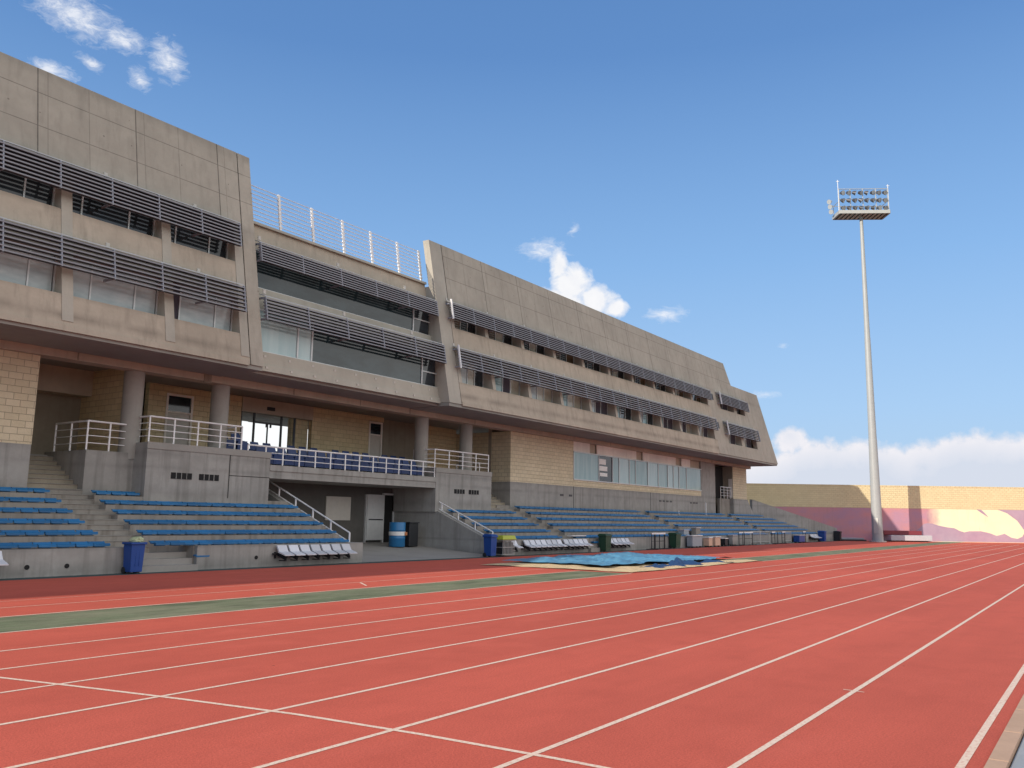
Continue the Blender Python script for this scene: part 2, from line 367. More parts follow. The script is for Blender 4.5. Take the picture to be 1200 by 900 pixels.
# unseen bright clouds added behind the viewer to lift light on the facade
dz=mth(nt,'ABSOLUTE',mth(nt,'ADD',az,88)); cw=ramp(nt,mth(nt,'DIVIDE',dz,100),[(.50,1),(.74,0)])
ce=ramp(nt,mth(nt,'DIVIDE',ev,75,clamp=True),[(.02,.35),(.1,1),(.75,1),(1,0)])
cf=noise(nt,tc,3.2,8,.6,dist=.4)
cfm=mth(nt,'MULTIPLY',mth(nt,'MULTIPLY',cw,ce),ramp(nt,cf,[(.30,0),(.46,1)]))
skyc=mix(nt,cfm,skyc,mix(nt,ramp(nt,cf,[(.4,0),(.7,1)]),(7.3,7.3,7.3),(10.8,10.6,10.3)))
skyc=mix(nt,bank,skyc,bcol)
pc=mix(nt,nz,(5.3,5.5,6.0),(7.0,6.9,6.8))
wh=ramp(nt,blob(52,5,22,11),[(.0,0),(.5,1)]); skyc=mix(nt,wh,skyc,(7.0,7.0,6.9))
skyc=mix(nt,puffm,skyc,pc); skyc=mix(nt,mth(nt,'MULTIPLY',wm,.85),skyc,(6.2,6.3,6.6))
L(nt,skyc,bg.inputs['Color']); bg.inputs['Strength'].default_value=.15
SC.view_settings.view_transform='Standard'; SC.view_settings.look='None'; SC.view_settings.exposure=0
SC.render.engine='CYCLES'

# ---------------------------------------------------------------- ground
structure('ground',M['grass'],MB().add([(-3000,-3000,-.06),(3000,-3000,-.06),(3000,3000,-.06),(-3000,3000,-.06)],[(0,1,2,3)]))
structure('infield_grass',M['grass'],MB().add([(-60,-60,-.02),(140,-60,-.02),(140,.1,-.02),(-60,.1,-.02)],[(0,1,2,3)]))
structure('running_track',M['track'],MB().add([(-40,.84,0),(140,.84,0),(140,21.6,0),(-40,21.6,0)],[(0,1,2,3)]))
structure('drainage_path',M['gutter'],MB().box(-40,140,.1,.705,-.05,-.012))
kb=MB(); x=-10.
while x<100:
    kb.box(x,x+.985,.715,.835,-.05,.018); x+=1.
structure('track_kerb',M['kerb'],kb)
structure('rubber_margin',M['dkgreen'],MB().add([(-40,21.6,-.001),(140,21.6,-.001),(140,22.39,-.001),(-40,22.39,-.001)],[(0,1,2,3)]))
structure('back_ground',M['floor'],MB().add([(-40,22.39,-.01),(140,22.39,-.01),(140,70,-.01),(-40,70,-.01)],[(0,1,2,3)]))
gz=.0015
structure('jump_runway',M['green'],MB().add([(-40,12.38,gz),(24.2,12.38,gz),(24.2,14.12,gz),(-40,14.12,gz)],[(0,1,2,3)]).add([(36.2,12.38,gz),(105,12.38,gz),(105,14.12,gz),(36.2,14.12,gz)],[(0,1,2,3)]))
lm=MB(); z=.003
def strip(x0,y0,x1,y1,w,z=z):
    d=Vector((x1-x0,y1-y0,0)).normalized(); n=Vector((-d.y,d.x,0))*w/2
    lm.add([(x0-n.x,y0-n.y,z),(x1-n.x,y1-n.y,z),(x1+n.x,y1+n.y,z),(x0+n.x,y0+n.y,z)],[(0,1,2,3)])
for k in range(9):
    Y=.973+1.22*k; strip(-30,Y,92-k*.5,Y,.05 if k else .055)
for Y,a,c in ((12.33,-30,24.2),(14.17,-30,24.2),(12.33,36.3,100),(14.17,36.3,60)): strip(a,Y,c,Y,.055)
strip(-30,15.5,24.4,15.5,.035); strip(37,16.4,55,16.4,.04); strip(-30,16.6,24,16.6,.02)
# curved start line
cp=[(5.22,1.0),(5.22,2.1),(5.2,3.2),(5.13,4.4),(5.0,5.6),(4.78,6.8),(4.5,8.1),(4.22,9.3),(3.95,10.7)]
for a,c in zip(cp,cp[1:]): strip(a[0],a[1],c[0],c[1],.05,z=.0045)
for (x_,y_) in ((9.0,2.2),(12.2,14.6),(30.,4.6)): strip(x_,y_-.1,x_+.02,y_+.1,.025,z=.0045)
strip(15.0,14.6,15.6,15.4,.05,z=.0045)
structure('lane_lines',M['line'],lm)

# ---------------------------------------------------------------- sand pit and tarpaulin
sb=MB(); nx,ny=60,36
import mathutils.noise as mn
def grid(mb,x0,x1,y0,y1,nx,ny,fz,warp=None):
    vs=[];fs=[]
    for j in range(ny+1):
        for i in range(nx+1):
            x=x0+(x1-x0)*i/nx; y=y0+(y1-y0)*j/ny; z_=fz(x,y)
            if warp: x,y=warp(x,y)
            vs.append((x,y,z_))
    for j in range(ny):
        for i in range(nx):
            a=j*(nx+1)+i; fs.append((a,a+1,a+nx+2,a+nx+1))
    mb.add(vs,fs)
def sandz(x,y):
    e=min((x-24.2)/.8,(36.4-x)/.8,(y-12.25)/.5,(18.5-y)/.5,1)
    return .006+max(0,e)*(.05+.05*mn.noise((x*1.3,y*1.3,2)))
def sandw(x,y):
    return x+.25*mn.noise((x*.9,y*.9,5)),y+.18*mn.noise((x*.8,y*.9,9))
grid(sb,24.5,36.3,12.42,18.35,90,46,sandz,sandw)
tag(sb.build('sand_pit',M['sand'],smooth=True),'pale sand of the long jump pit showing around the blue tarpaulin','sand pit')
tb=MB()
def tz(x,y):
    v=Vector((x*.55,y*.75,1.7)); h=abs(mn.noise(v))*.2+(.5-abs(mn.noise(v*2.3)))*.16+(.4-abs(mn.noise(v*5.1)))*.1+mn.noise(v*9)*.015
    e=min((x-25.5)/1.2,(36.-x)/2.5,(y-13.2)/.3,(18.2-y)/.5,1); return .115+max(0,e)*h*.85
def tw(x,y):
    k=max(0,1-(x-25)/5)          # near end bunched away from the edge of the pit
    return x+.5*mn.noise((x*.5,y*.9,3)), y+.45*mn.noise((x*.8,y*.5,11))+k*max(0,15.5-y)*.25
grid(tb,25.7,35.8,13.35,18.1,180,100,tz,tw)
# folded back corner showing the dark underside
tb2=MB()
def tz2(x,y): return .05+.34*math.sin(min(1,max(0,(y-12.75)/.7))*math.pi)*max(0,.12+1.1*mn.noise((x*.8,1.2,4))+.5*mn.noise((x*3.1,y*4,7)))
grid(tb2,26.4,33.5,12.75,13.5,80,10,tz2,lambda x,y:(.15+x+.2*mn.noise((x*2,y,8)),y+.35*mn.noise((x*1.1,1,8))))
to=empty('tarpaulin',(30,15,0),'crumpled light blue tarpaulin spread over the sand pit','tarpaulin')
tb.build('cover_sheet',M['tarp'],to,smooth=True)
fo=tb2.build('folded_edge',plain('dark_blue_underside',(.02,.055,.14),.5),to,smooth=True); fo['label']='dark blue folded back edge'

# ---------------------------------------------------------------- building
SL=.195
def FY(z,off=0): return 24+SL*(z-6.75)-off
B=empty('stadium_building',(45,30,0),'long beige concrete stadium building with slanted upper storeys and grey sun louvres','building')
def slab(z0,z1,th=.35,off=0): return [(FY(z0,off),z0),(FY(z0,off)+th,z0),(FY(z1,off)+th,z1),(FY(z1,off),z1)]
LX0,LX1=-60.,19.14; RX0=29.46
endx=lambda z: 75.62-.275*(z-6.7)
def hrow(x0,x1,zt,name='wall'):
    MB().prism(slab(6.75,7.8),x0,x1).build(name,M['wallwarm'],B)
    MB().prism(slab(9.05,10.45),x0,x1).build(name,M['wallwarm'],B)
    MB().prism(slab(11.6,zt),x0,x1).build(name,M['wall'],B)
hrow(LX0,18.56,14.86)
MB().prism(slab(6.75,14.86,.36),18.6,LX1).build('wall',M['wall'],B)
MB().prism(slab(6.75,14.86,.3,-.03),18.55,18.61).build('expansion_joint',M['black'],B)
MB().prism(slab(6.75,14.6,.36),RX0,30.33).build('wall',M['fin'],B)
MB().prism(slab(6.75,14.6,.3,-.03),30.32,30.38).build('expansion_joint',M['black'],B)
# right wing bands
MB().prism(slab(6.75,7.8),30.37,61.9).build('wall',M['wallwarm'],B)
MB().prism(slab(9.05,10.45),30.37,61.9).build('wall',M['wallwarm'],B)
stepx=lambda z: 67.66-.4*(z-12.81)
MB().prism(slab(11.6,12.81),30.37,61.9).build('wall',M['wall'],B)
MB().prism(slab(12.81,14.6),30.37,stepx).build('wall',M['wall'],B)
MB().prism(slab(6.75,7.72),61.9,endx).prism(slab(9.05,10.45),61.9,endx).prism(slab(11.6,12.81),61.9,endx).build('wall',M['wall'],B)
for z0,z1,a,c in ((7.72,9.05,61.9,64.35),(7.72,9.05,71.0,endx),(10.45,11.6,61.9,64.1),(10.45,11.6,69.6,endx)):
    MB().prism(slab(z0,z1),a,c).build('wall',M['wall'],B)
# spandrel base lip (proud ledge) under the lower spandrel
lip=MB()
lip.prism([(FY(6.72)-.03,6.70),(FY(6.72)+.30,6.70),(FY(6.88)+.3,6.88),(FY(6.88)-.03,6.88)],LX0,18.5)
lip.prism([(FY(6.72)-.03,6.70),(FY(6.72)+.30,6.70),(FY(6.88)+.3,6.88),(FY(6.88)-.03,6.88)],30.4,61.6)
lip.build('ledge',M['wallwarm'],B)
# slab floors / volumes
BK=38.
sof=MB()
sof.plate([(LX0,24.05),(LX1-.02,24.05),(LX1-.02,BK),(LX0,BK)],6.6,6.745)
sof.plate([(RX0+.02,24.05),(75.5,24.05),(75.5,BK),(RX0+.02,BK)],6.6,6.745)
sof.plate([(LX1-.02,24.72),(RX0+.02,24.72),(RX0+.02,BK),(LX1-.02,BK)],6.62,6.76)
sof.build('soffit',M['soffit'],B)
vol=MB()
vol.box(LX0,LX1-.004,BK-.3,BK,6.75,14.8).box(RX0,75.3,BK-.3,BK,6.75,12.3).box(LX1,RX0,BK-.3,BK,6.75,12.3)
vol.build('rear_wall',M['wall'],B)
# wing end walls
def endwall(yz,x0,x1,m): MB().prism(yz,x0,x1).build('end_wall',m,B)
endwall([(FY(6.75)+.3,6.75),(BK,6.75),(BK,14.8),(FY(14.8)+.3,14.8)],LX1-.3,LX1-.003,M['wall'])
endwall([(FY(6.75)+.3,6.76),(BK,6.76),(BK,12.3),(FY(12.3)+.3,12.3)],RX0+.004,RX0+.3,M['fin'])
endwall([(FY(6.75)+.3,6.75),(BK,6.75),(BK,12.8),(FY(12.8)+.3,12.8)],lambda z:endx(z)-.3,lambda z:endx(z)-.004,M['wall'])
rf=MB(); rf.box(LX0,LX1-.3,FY(14.3)+.3,BK-.3,14.2,14.35).box(RX0+.3,73.8,FY(12.3)+.36,BK-.3,12.1,12.28)
rf.box(LX1,RX0,25.95,BK-.3,12.2,12.35)
# unseen block added on the left wing roof to shade the right wing's end
rf.box(8,LX1-.35,29.2,33,14.35,16.6)
rf.build('roof',M['floor'],B)
# internal dark back behind windows so no light leaks
core=MB(); core.box(LX0+.1,LX1-.35,27.2,27.3,6.8,14.1).box(RX0+.35,73,27.2,27.3,6.8,12.2)
core.box(LX0+.1,LX1-.35,24.7,27.2,9.3,9.4).box(RX0+.35,75,24.7,27.2,9.3,9.4)
core.build('inner_wall',M['dim'],B)

# windows of the slanted wings
def window(x0,x1,z0,z1,tones,tilt=.5,name='window'):
    """tones: list of (fraction, material key); a recessed vertical window"""
    yg=FY(z0)+tilt
    wr=MB()
    t=.05
    wr.box(x0,x1,yg-.03,yg+.05,z0,z0+t).box(x0,x1,yg-.03,yg+.05,z1-t,z1).box(x0,x0+t,yg-.03,yg+.05,z0+t,z1-t).box(x1-t,x1,yg-.03,yg+.05,z0+t,z1-t)
    acc=0; cuts=[]
    for fr,mk in tones:
        acc+=fr; cuts.append((x0+t+(x1-x0-2*t)*(acc-fr),x0+t+(x1-x0-2*t)*acc,mk))
    for a,c,mk in cuts[:-1]: wr.box(c-.025,c+.025,yg-.035,yg+.05,z0+t,z1-t)
    wo=wr.build(name,M['frame'],B)
    for a,c,mk in cuts:
        MB().box(a+.026,c-.026,yg,yg+.02,z0+t,z1-t).build('pane',M[mk],wo)
    return wo
def reveal(x,z0,z1,w,zf=None,m='fin'):
    # tapered fin: front slightly proud of slanted facade, back to glass
    zb=zf or z0
    p=[(FY(zb)-.02,zb),(FY(z0)+.75,zb),(FY(z0)+.75,z1),(FY(z1)-.02,z1)]
    MB().prism(p,x,x+w).build('fin',M[m],B)
for (z0,z1,zl) in ((7.8,9.05,7.0),(10.45,11.6,9.1)):
    # left wing
    xs=[12.05-3.15*k for k in (6,5,4,3,2,1,0)]+[15.33,18.2]
    for i,x_ in enumerate(xs): reveal(x_,z0,z1,.33 if x_<18 else .34,zl)
    for i,x_ in enumerate(xs[:-1]):
        a=x_+.33; c=xs[i+1]
        if z0<9:
            t=[(.24,'blind'),(.5,'blind'),(.26,'blind')] if c<18 else [(.17,'curtain'),(.56,'blind'),(.27,'blind')]
            if c<10: t=[(.4,'blind'),(.35,'blind'),(.25,'blindwarm')]
        else: t=[(.16,'glass'),(.54,'glass'),(.3,'glass')] if c>10 else [(.55,'glass'),(.45,'glass')]
        window(a,c,z0,z1,t,tilt=.48)
    # right wing
    xs=[30.05]+[33.0+3.165*k for k in range(10)]
    for i,x_ in enumerate(xs):
        if i: reveal(x_,z0,z1,.26,None)
    for i in range(10):
        a=(30.6 if i==0 else xs[i]+.26); c=xs[i+1]
        rnd=random.Random(i*3+int(z0))
        if z0<9:
            t=[(.46,['blind','screen','blind','screen'][i%4]),(.24,rnd.choice(['curtain','glass','blindwarm','screen'])),(.3,rnd.choice(['glass','blindwarm','curtain']))]
        else:
            t=[(.46,['glassbrown','glassbrown','glass','glassbrown','glass'][i%5]),(.24,rnd.choice(['glass','blindwarm'])),(.3,rnd.choice(['glass','glass','glassbrown']))]
        window(a,c,z0,z1,t,tilt=.6)
        if i==0: pass
    MB().prism(slab(z0,z1),30.37,30.6).build('wall',M['fin'],B)
    MB().prism([(FY(z0)-.0,z0),(FY(z0)+.75,z0),(FY(z0)+.75,z1),(FY(z1),z1)],61.52,61.9).build('fin',M['fin'],B)
# end pair of windows
for z0,z1,wl in ((7.72,9.05,[(64.35,67.3),(68.0,71.0)]),(10.45,11.6,[(64.1,67.1),(67.75,69.6)])):
    for i,(a,c) in enumerate(wl):
        window(a,c,z0,z1,[(.25,'glass'),(.35,'blindwarm' if z0<9 else 'glassbrown'),(.4,'curtain')],tilt=.6)
    MB().prism([(FY(z0)-.0,z0),(FY(z0)+.75,z0),(FY(z0)+.75,z1),(FY(z1),z1)],wl[0][1],wl[1][0]).build('fin',M['fin'],B)
# tiny dark vents between
for z0,z1 in ((11.0,11.5),(8.75,9.25)):
    MB().prism(slab(z0,z1,.02,.006),62.62,62.95).build('vent',M['frameddk'],B)

# sun louvres -----------------------------------------------------------
def louvre(x0,x1,z0,z1,off=.32,n=7,br=1.58,depth=.55,white_end=False,topw=.26):
    lv=MB(); nb=n; un=MB()
    for i in range(nb):
        zz=z0+(z1-z0-.16)*i/(nb-1); y=FY(zz,off)
        # blade: shallow S-shaped aerofoil section tipped towards the sun
        lv.prism([(y-.075,zz-.022),(y+.085,zz-.022),(y+.10,zz-.008),(y+.09,zz+.012),(y-.06,zz+.026),(y-.075,zz+.016)],x0,x1)
        un.prism([(y-.055,zz-.028),(y+.08,zz-.028),(y+.08,zz-.0225),(y-.055,zz-.0225)],x0+.01,x1-.01)  # dark strip paints in the shade under each blade
    o=lv.build('sun_louvre',M['louvreface'],B); un.build('underside_shade',M['under'],o)
    y=FY(z1,off)
    MB().prism([(y-.03,z1-.07),(y-.03,z1-.04),(y+topw,z1+.06),(y+topw,z1+.03)],x0,x1).build('top_blade',M['louvretop'],o)
    k=int((x1-x0)/br); s=(x1-x0)/k
    for i in range(k+1):
        x_=min(max(x0+.03,x0+s*i),x1-.03)
        bk=MB(); bk.prism([(FY(z0,off)-.079,z0-.04),(FY(z0,off)+.03,z0-.04),(FY(z1,off)+.03,z1-.09),(FY(z1,off)-.079,z1-.09)],x_-.018,x_+.018)
        if i%2==0:
            for zz in (z0,z1-.12): bk.prism([(FY(zz,off)+.09,zz-.03),(FY(zz,off)+depth,zz-.03),(FY(zz,off)+depth,zz+.03),(FY(zz,off)+.09,zz+.03)],x_-.03,x_+.03)
        bk.build('bracket',M['louvre'],o)
    pl=MB()
    for i in range(0,k+1,2):
        x_=min(max(x0+.1,x0+s*i),x1-.1)
        pl.prism([(FY(z1+.12,.03),z1+.05),(FY(z1+.12)+.01,z1+.05),(FY(z1+.2)+.01,z1+.2),(FY(z1+.2,.03),z1+.2)],x_-.06,x_+.06)
    if off>0: pl.build('anchor_plate',M['plate'],o)
    if white_end:
        MB().prism([(FY(z0,off)-.09,z0-.08),(FY(z0,off)-.02,z0-.08),(FY(z1,off)-.02,z1+.06),(FY(z1,off)-.09,z1+.06)],x0-.06,x0+.0).build('end_post',M['whitemetal'],o)
    return o
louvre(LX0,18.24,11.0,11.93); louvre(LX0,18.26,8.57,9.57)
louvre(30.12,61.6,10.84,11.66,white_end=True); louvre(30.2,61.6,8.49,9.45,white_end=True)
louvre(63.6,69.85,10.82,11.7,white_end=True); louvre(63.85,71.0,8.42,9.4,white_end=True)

# middle section ---------------------------------------------------------
MO=-.58
a,c=LX1+.002,RX0-.002
MB().prism(slab(6.76,7.45,.4,MO),a,c).build('wall',M['fin'],B)
MB().prism([(FY(6.7,MO)-.06,6.72),(FY(6.7,MO)+.2,6.72),(FY(7,MO)+.2,6.98),(FY(7,MO)-.045,6.98)],a,c).build('ledge',M['fin'],B)
MB().prism(slab(9.0,9.9,.4,MO),a,c).build('wall',M['fin'],B)
MB().prism(slab(11.35,12.42,.4,MO),a,c).build('wall',M['wallwarm'],B)
MB().prism([(FY(12.42,MO)-.12,12.42),(FY(12.42,MO)+.6,12.42),(FY(12.5,MO)+.6,12.52),(FY(12.5,MO)-.12,12.52)],a,c).build('coping',M['fin'],B)
def midwin(z0,z1,panes,yb):
    fr=MB(); t=.05
    fr.box(a,c,yb-.03,yb+.04,z0,z0+t).box(a,c,yb-.03,yb+.04,z1-t,z1)
    for x0,x1,mk in panes: fr.box(x0-.035,x0+.035,yb-.04,yb+.045,z0+t,z1-t)
    fr.box(panes[-1][0]+.035,c,yb-.03,yb+.04,z0+.62,z0+.67)
    o=fr.build('window',M['frame'],B)
    for x0,x1,mk in panes: MB().box(x0+.036,x1-.036,yb,yb+.02,z0+t,z1-t).build('pane',M[mk],o)
midwin(9.9,11.36,[(a+.04,28.3,'glassteal'),(28.3,c-.04,'glass')],FY(9.9,MO)+.12)
midwin(7.45,9.02,[(a+.04,21.3,'screen2'),(21.3,22.0,'screen2'),(22.0,28.45,'glassteal'),(28.45,c-.04,'glass')],FY(7.45,MO)+.12)
MB().box(a,c,27.2,27.3,6.8,12.2).box(a,c,25.8,27.2,9.3,9.4).build('inner_wall',M['dim'],B)
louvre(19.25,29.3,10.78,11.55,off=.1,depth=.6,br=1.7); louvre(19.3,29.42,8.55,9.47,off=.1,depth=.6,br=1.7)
for z_,dz in ((6.86,0),(7.28,0)):
    for i in range(9):
        x_=19.7+i*1.14; y_=FY(z_,MO)-(.06 if z_<7 else 0)
        MB().box(x_-.05,x_+.05,y_-.02,y_+.05,z_-.045,z_+.045).build('anchor_plate',M['plate'],B)
# roof terrace railing
rr_=MB(); py=25.78
postx=[19.3,21.0,22.7,24.42,26.12,27.85,29.35]
ra=MB().tube((19.15,py+.02,12.56),(RX0-.02,py+.02,12.56),.03,n=6).build('roof_railing',M['whitemetal'],B)
for x_ in postx[1:]:
    rr_=MB().bar((x_,py,12.3),(x_,py+.28,14.12),.09,.05)
    for q in range(9): rr_.box(x_-.075,x_+.075,py+.0+.03*q,py+.06+.03*q,12.55+.185*q,12.6+.185*q)
    rr_.build('post',M['whitemetal'],ra)
wires=MB()
for q in range(1,10):
    t_=q/9; wires.tube((19.15,py+.02+.26*t_,12.56+1.52*t_),(RX0-.02,py+.02+.26*t_,12.56+1.52*t_),.018,n=6)
wires.build('wire',M['whitemetal'],ra)

# ground storey beam, columns and recessed walls ---------------------------
MB().box(-9,75.4,26.4,27.0,6.36,6.62).build('beam',M['beam'],B)
bj=MB()
for x_ in (13.85,18.6,22.6,26.3,29.52,34.49,49,58,66.2): bj.box(x_-.02,x_+.02,26.385,26.41,6.37,6.61)
bj.build('beam_joint',M['dim'],B)
MB().box(18.45,18.75,26.37,26.42,6.3,6.62).build('beam_joint',M['dim'],B)
for x_ in (16.1,19.55,30.95,34.42): MB().tube((x_,26.9,3.4),(x_,26.9,6.37),.33,n=28).build('column',M['colm'],B,smooth=True)
# left pier (brick over concrete)
MB().box(-9,12.8,26.6,27.0,3.62,6.36).box(12.5,12.795,27.0,30.5,3.62,6.36).build('brick_pier',M['brick'],B)
MB().box(-9,12.78,26.58,27.0,2.1,3.62).box(12.5,12.78,27.0,30.5,2.1,3.62).build('pier_base',M['grey'],B)
# recessed walls
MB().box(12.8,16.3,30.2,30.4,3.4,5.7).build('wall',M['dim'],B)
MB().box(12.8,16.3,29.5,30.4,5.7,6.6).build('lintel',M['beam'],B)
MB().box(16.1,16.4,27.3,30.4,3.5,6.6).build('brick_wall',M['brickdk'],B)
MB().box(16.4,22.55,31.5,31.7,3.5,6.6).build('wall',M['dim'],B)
bw=MB()
bw.box(18.6,19.35,30.0,30.25,3.5,6.6).box(20.55,22.9,30.0,30.25,3.5,6.6).box(19.35,20.55,30.0,30.25,6.3,6.6)
bw.build('brick_wall',M['brickdk'],B)
bw=MB()
bw.box(26.85,30.55,30.0,30.25,3.5,6.6).box(30.55,31.6,30.0,30.25,6.35,6.6)
bw.box(25.95,26.2,30.25,30.6,3.5,6.0)
bw.build('brick_wall',M['brickdk'],B)
MB().box(22.9,26.85,29.95,30.3,5.98,6.6).build('lintel',M['beam'],B)
MB().box(24.2,24.6,29.9,29.96,6.15,6.3).build('exit_lamp',M['darkmetal'],B)
MB().box(25.9,26.85,30.28,30.5,3.5,5.98).build('brick_wall',M['brickdk'],B)
MB().box(26.2,26.85,29.99,30.02,3.5,5.98).build('side_pane',M['clear'],B)
MB().box(22.6,22.9,30.25,33,3.5,6.6).build('lobby_wall',M['brickdk'],B)
MB().box(22.6,26.2,30.3,32,6.05,6.6).build('lobby_ceiling',M['panelcream'],B)
MB().box(14.52,35.28,27.2,36,3.35,3.5).box(12.8,14.5,29.0,36,3.35,3.5).box(35.3,38,29.0,36,3.35,3.5).build('terrace_floor',M['floor'],B)
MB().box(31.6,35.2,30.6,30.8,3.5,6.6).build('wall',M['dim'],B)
MB().box(35.2,37.99,30.4,30.6,3.5,6.6).build('brick_wall',M['brickdk'],B)
def door(x0,x1,y,z0,z1,m,trans=None):
    fr=MB(); t=.09
    fr.box(x0,x0+t,y-.06,y+.06,z0,z1).box(x1-t,x1,y-.06,y+.06,z0,z1).box(x0+t,x1-t,y-.06,y+.06,z1-t,z1)
    if trans: fr.box(x0+t,x1-t,y-.06,y+.06,trans,trans+.06)
    o=fr.build('door',M['panelcream'],B)
    MB().box(x0+t,x1-t,y,y+.04,z0,trans or z1-t).build('door_leaf',M[m],o)
    if trans: MB().box(x0+t,x1-t,y,y+.02,trans+.06,z1-t).build('transom_pane',M['glass'],o)
    MB().tube((x1-.22,y-.07,z0+1.05),(x1-.34,y-.07,z0+1.05),.015).build('handle',M['frameddk'],o)
door(19.35,20.55,30.03,3.5,6.3,'door',5.55)
door(30.55,31.5,30.03,3.5,6.33,'door',5.65)
# glazed entrance
gl=MB(); y_=30.05
for x_ in (22.93,23.62,25.1,25.86): gl.box(x_-.035,x_+.035,y_-.04,y_+.04,3.5,5.98)
gl.box(23.65,25.07,y_-.05,y_+.05,5.55,5.63).box(24.33,24.37,y_-.03,y_+.03,3.5,5.55)
gd=gl.build('glazed_entrance',M['frameddk'],B)
MB().box(22.97,25.82,y_-.004,y_+.004,3.5,5.97).build('pane',M['clear'],gd)
MB().box(24.2,24.28,y_-.09,y_-.05,5.4,5.56).box(24.42,24.5,y_-.09,y_-.05,5.4,5.56).build('door_closer',M['frameddk'],gd)
MB().box(24.18,24.42,y_-.012,y_-.006,4.25,4.6).build('notice',M['white'],gd)
# right brick block ---------------------------------------------------------
MB().box(38,44.65,26.6,27.0,3.62,6.36).box(38.0,38.3,27,30.6,3.62,6.36).build('brick_wall',M['brick'],B)
MB().box(44.65,64.4,26.61,27.0,3.62,4.02).build('brick_wall',M['brick'],B)
MB().box(37.99,67.3,26.59,27.0,2.0,3.62).box(37.99,38.3,27,30.6,2.0,3.62).build('podium_wall',M['grey'],B)
pj=MB()
for x_ in (44.65,55.2): pj.box(x_-.015,x_+.015,26.58,26.6,2.2,3.62)
pj.build('wall_joint',M['black'],B)
MB().box(64.4,67.35,26.6,27.2,3.62,6.36).build('pillar',M['grey'],B)
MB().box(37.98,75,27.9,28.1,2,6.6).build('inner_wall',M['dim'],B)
# long glazed band
pn=[(44.65,47.75,'screen'),(47.75,49.6,'glass'),(49.6,50.5,'screen'),(50.5,52.0,'screen2'),(52.0,52.9,'screen'),(52.9,54.8,'screen'),(54.8,56.5,'screen2'),(56.5,58.1,'screen'),(58.1,59.1,'screen2'),(59.1,60.1,'screen2'),(60.1,61.5,'screen'),(61.5,64.35,'screen')]
gf=MB(); gf.box(44.65,64.4,26.55,26.7,4.02,4.08).box(44.65,64.4,26.55,26.7,5.7,5.76)
for x0,x1,mk in pn: gf.box(x0-.03,x0+.03,26.56,26.69,4.08,5.7)
gb=gf.build('ribbon_window',M['frame'],B)
for i,(x0,x1,mk) in enumerate(pn): MB().box(x0+.031,x1-.031,26.6+.01*(i%2),26.63+.01*(i%2),4.08,5.7).build('pane',M[mk],gb)
for (x0,x1,z0,z1) in ((47.85,48.7,5.15,5.5),(47.85,48.9,4.75,5.05),(47.9,48.9,4.4,4.62)): MB().box(x0,x1,26.585,26.596,z0,z1).build('poster',M['white'],gb)
cl=[(44.65,46.68),(47.61,53.13),(54.18,59.63),(60.72,62.34)]
for i,(x0,x1) in enumerate(cl): MB().box(x0,x1,26.62,26.7,5.76,6.36).build('render_panel',M['panelcream'],B)
for x0,x1 in ((46.68,47.61),(53.13,54.18),(59.63,60.72),(62.34,64.4)): MB().box(x0,x1,26.75,26.85,5.76,6.36).build('recess',M['beam'],B)
for i,x_ in enumerate((43.3,44.3,56.8,57.4,58.0,58.6,62.3,62.9,63.4)):
    MB().box(x_-.18,x_+.18,26.57,26.6,3.0,3.12).build('vent',M['frameddk'],B)
# far opening and brick pier
fp=lambda z: 74.75-.28*(z-6.3)*.0+ (0 if z>3.67 else (3.67-z)*1.3)
MB().prism([(26.6,3.62),(27.9,3.62),(27.9,6.36),(26.6,6.36)],71.4,74.75).build('brick_pier',M['brick'],B)
MB().prism([(26.58,2.0),(27.9,2.0),(27.9,3.62),(26.58,3.62)],71.4,lambda z:74.8+(3.62-z)*1.2).build('pier_base',M['grey'],B)
MB().box(69.0,71.4,26.9,27.1,2.0,3.6).build('podium_wall',M['step'],B)
MB().box(71.37,71.396,26.62,27.9,3.63,6.35).build('wall',M['dim'],B)  # dark sheet over the pier's brick, painted shade inside the opening
MB().box(71.355,71.369,26.66,27.0,3.7,5.3).build('lit_strip',M['panelcream'],B)  # cream strip painted in for the light on the pier's left face
MB().box(67.36,71.36,27.5,27.55,3.65,6.3).build('doorway',M['black'],B)

# balcony
bl=MB(); bl.box(21.2,30.9,25.9,29.0,3.0,3.5)
bl.build('balcony',M['grey'],B); MB().box(21.2,30.9,25.86,25.9,3.28,3.5).build('balcony_edge',M['grey'],B)
# rear wall under balcony
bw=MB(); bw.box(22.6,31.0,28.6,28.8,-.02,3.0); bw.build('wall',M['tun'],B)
MB().box(26.6,28.1,28.54,28.6,1.45,2.5).build('shutter',M['door'],B)
dr=MB().box(29.05,29.1,28.5,28.62,.4,2.66).box(30.2,30.28,28.5,28.62,.4,2.75).box(31.0-.1,31.0-.02,28.5,28.62,.4,2.75).box(30.28,30.9,28.5,28.62,2.66,2.75).build('door',M['doorw'],B)
MB().box(30.28,30.9,28.56,28.6,.42,2.66).build('doorway',M['black'],dr)
MB().box(29.1,30.2,28.45,28.5,.55,2.66).build('door_leaf',M['doorw'],dr)
MB().tube((29.2,28.42,1.5),(30.1,28.42,1.5),.025).build('panic_bar',M['darkmetal'],dr)

